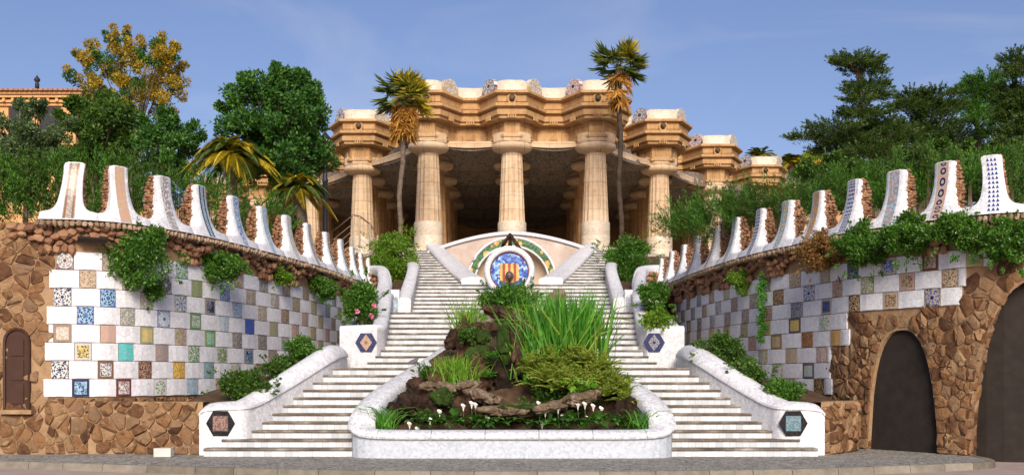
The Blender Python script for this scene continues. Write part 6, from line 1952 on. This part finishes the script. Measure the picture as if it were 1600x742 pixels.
# date palms
def date_palm(label, foot, head, D, lpx, nfr, gold, droop=.7, cat='palm', group=None):
    base, top = T(*foot, D), T(*head, D)
    root = empty('date_palm', tuple(base), label, cat, group)
    MB().tube([base, base.lerp(top, .5), top], [.18, .17, .2], 10).build('trunk', M['palmbark'], root)
    Lw = lpx * D / F
    for mat, cnt in ((M['lf_palm'], nfr), (M['lf_palmgold'], gold)):
        if not cnt: continue
        lv = Leaves(); rc = MB()
        for i in range(cnt):
            az = 2 * math.pi * (i + rng.random() * .7) / cnt; el = rng.uniform(.05, 1.25)
            d = np.array((math.cos(az) * math.cos(el), math.sin(az) * math.cos(el) * .8, math.sin(el)))
            m = 22; pts = []
            for k in range(m + 1):
                t = k / m
                pts.append(np.array(top) + d * Lw * t - np.array((0, 0, 1)) * Lw * droop * t ** 2.1)
            rc.tube([Vector(p) for p in pts[::3]], [.03] * 7 + [.008], 4)
            for k in range(3, m + 1):
                tg = pts[k] - pts[k - 1]; tg /= np.linalg.norm(tg)
                s_ = np.cross(tg, (0, 0, 1.0)); s_ /= max(1e-6, np.linalg.norm(s_))
                ll = Lw * .24 * math.sin(math.pi * min(1, .12 + .86 * k / m)) + .03
                for sg in (-1, 1):
                    for q in (0, .5):
                        P = pts[k - 1] + (pts[k] - pts[k - 1]) * q
                        V, _ = leaf_quads(P[None], unit((s_ * sg + tg * .8 + np.array((0, 0, -.15)))[None]), np.array([[0, 0, 1.0]]), [ll], [.055])
                        lv.add(V)
        lv.obj('crown', mat, root); rc.build('frond_rib', mat, root)
date_palm('date palm with golden fronds left of the dark broadleaf tree', (362, 400), (362, 246), 35.2, 86, 22, 34, .75)
date_palm('date palm with yellow green fronds drooping beside the lamp post', (480, 400), (466, 296), 35.5, 66, 14, 14, .8)
date_palm('distant date palm beyond the far right bay of the hall', (1186, 330), (1187, 245), 88, 32, 18, 18, .45)
date_palm('distant date palm to the right of the far cornice', (1236, 330), (1236, 257), 84, 34, 18, 20, .5)

# far wooded slope with pale yellow trees
for i, (px, py, D, w_, h_) in enumerate(((1268, 257, 100, 60, 44), (1222, 272, 96, 44, 34), (1310, 262, 104, 50, 44), (1284, 280, 92, 50, 40))):
    k = D / F
    crown_tree('far_tree', ['yellow green tree on the far slope above the juniper', 'small golden tree on the far slope beside the hall cornice', 'green tree on the far slope behind the tall cypress', 'lower yellow tree on the far slope nearest the merlons'][i], T(px, 350, D), T(px, py, D), (w_ * k / 2, 1.6, h_ * k / 2), M['lf_gold'] if i in (1, 3) else M['lf_fern'], 40, 160, .22, .15, .28)

# ------------------------------------------------------------------ ochre house at upper left
hs = empty('ochre_house', tuple(T(40, 340, 52)), 'ochre house with bracketed cornice and red tile roof at the upper left', 'house')
DH = 52.0
x0, x1 = T(-120, 0, DH).x, T(118, 0, DH).x
zt = T(0, 150, DH).z
MB().box(x0, x1, DH, DH + 9, 4.0, zt - .5).build('wall', M['ochre'], hs)
for dz, o_ in ((-.5, .12), (-.36, .22), (-.16, .36), (-.02, .46)):
    MB().box(x0 - .1, x1 + o_, DH - o_, DH + 9, zt + dz, zt + dz + (.12 if dz > -.4 else .13)).build('cornice_band', M['ochre'], hs)
bm_ = MB().box(-.06, .06, -.32, .02, 0, .17).mesh('bracket', M['ochre'])
for x in np.arange(x0 + .2, x1 + .2, .42): inst('bracket', bm_, hs, (x, DH - .0, zt - .345))
rf = MB()
rf.add([(x0 - .2, DH - .55, zt + .1), (x1 + .55, DH - .55, zt + .1), (x1 - 3, DH + 4.5, zt + 1.1), (x0 - .2, DH + 4.5, zt + 1.1), (x1 + .55, DH + 9, zt + .1), (x0 - .2, DH + 9, zt + .1)], [(0, 1, 2, 3), (1, 4, 2), (3, 2, 4, 5), (0, 5, 4, 1)])
roof = rf.build('roof', M['rooftile'], hs)
tm = MB()
tm.grid([[(.10 * math.cos(a), y, .10 * math.sin(a) + zz) for a in np.linspace(0, math.pi, 7)] for y, zz in ((0, 0), (1.6, .32))])
tm.add([(.10 * math.cos(a), 0, .10 * math.sin(a)) for a in np.linspace(0, math.pi, 7)], [tuple(range(7))])
tmm = tm.mesh('roof_tile', M['rooftile'])
for x in np.arange(x0, x1 + .5, .235): inst('roof_tile', tmm, roof, (x, DH - .62, zt + .10))
for px in (-20, 30, 78):
    a = T(px, 190, DH - .02)
    wdw = MB().box(a.x - .5, a.x + .5, DH - .06, DH + .02, a.z - 1.0, a.z + .7).build('window', M['wood'], hs)
    MB().box(a.x - .4, a.x + .4, DH - .075, DH - .03, a.z - .9, a.z + .6).build('pane', M['iron'], wdw)
fin = T(58, 131, DH + 1)
MB().lathe([(.10, -.3), (.10, 0), (.06, .05), (.13, .12), (.15, .2), (.08, .3), (.03, .36), (.01, .42)], fin, 12).build('roof_finial', M['iron'], roof, smooth=True)

# ------------------------------------------------------------------ lamp post and railing
lp = T(508, 400, 43)
lamp = empty('lamp_post', tuple(lp), 'dark iron lamp post standing between the broadleaf tree and the hall', 'lamp')
top = T(508, 238, 43)
MB().lathe([(.14, 0), (.14, .4), (.10, .5), (.10, top.z - lp.z - 1.2), (.13, top.z - lp.z - 1.15), (.09, top.z - lp.z - 1.0), (.07, top.z - lp.z - .1), (.12, top.z - lp.z)], lp, 14).build('post', M['lampbody'], lamp, smooth=True, angle=40)
lan = MB().lathe([(.10, 0), (.20, .5), (.22, .52), (.05, .72), (.02, .8)], top, 6).build('lantern', mat_plain('lantern_glass', (0.5, 0.5, 0.45), .2), lamp)
MB().lathe([(.23, .50), (.25, .54), (.06, .76), (.02, .86)], top, 6).build('lantern_cap', M['lampbody'], lan)
rl = empty('stair_railing', tuple(T(575, 400, 46)), 'thin metal handrail with slim posts in front of the left hall column', 'railing')
rpts = [T(520, 362, 46), T(552, 336, 46), T(562, 338, 46), T(578, 350, 46), T(590, 368, 46), T(596, 392, 46)]
MB().tube(rpts, .035, 8).build('handrail', mat_plain('handrail_bronze', (.14, .09, .06), .5, .3), rl, smooth=True)
for p in rpts[1:]:
    MB().tube([p, p - Vector((0, 0, 1.3))], .04, 8).build('post', M['railmetal'], rl)
for dz in (.35, .65, .95):
    MB().tube([p - Vector((0, 0, dz)) for p in rpts], .012, 5).build('wire', M['railmetal'], rl)
# short green fence behind the third merlon
fn = empty('garden_fence', tuple(T(280, 352, 26.8)), 'thin dark metal fence glimpsed between the third and fourth merlons', 'fence')
for i in range(24):
    p = T(262 + i * 3, 298 + i * 1.1, 26.6)
    MB().tube([p, p - Vector((0, 0, 1.0))], .010, 4).build('bar', M['iron'], fn)
MB().tube([T(260, 297, 26.6), T(333, 324, 26.6)], .018, 5).build('rail', M['iron'], fn)
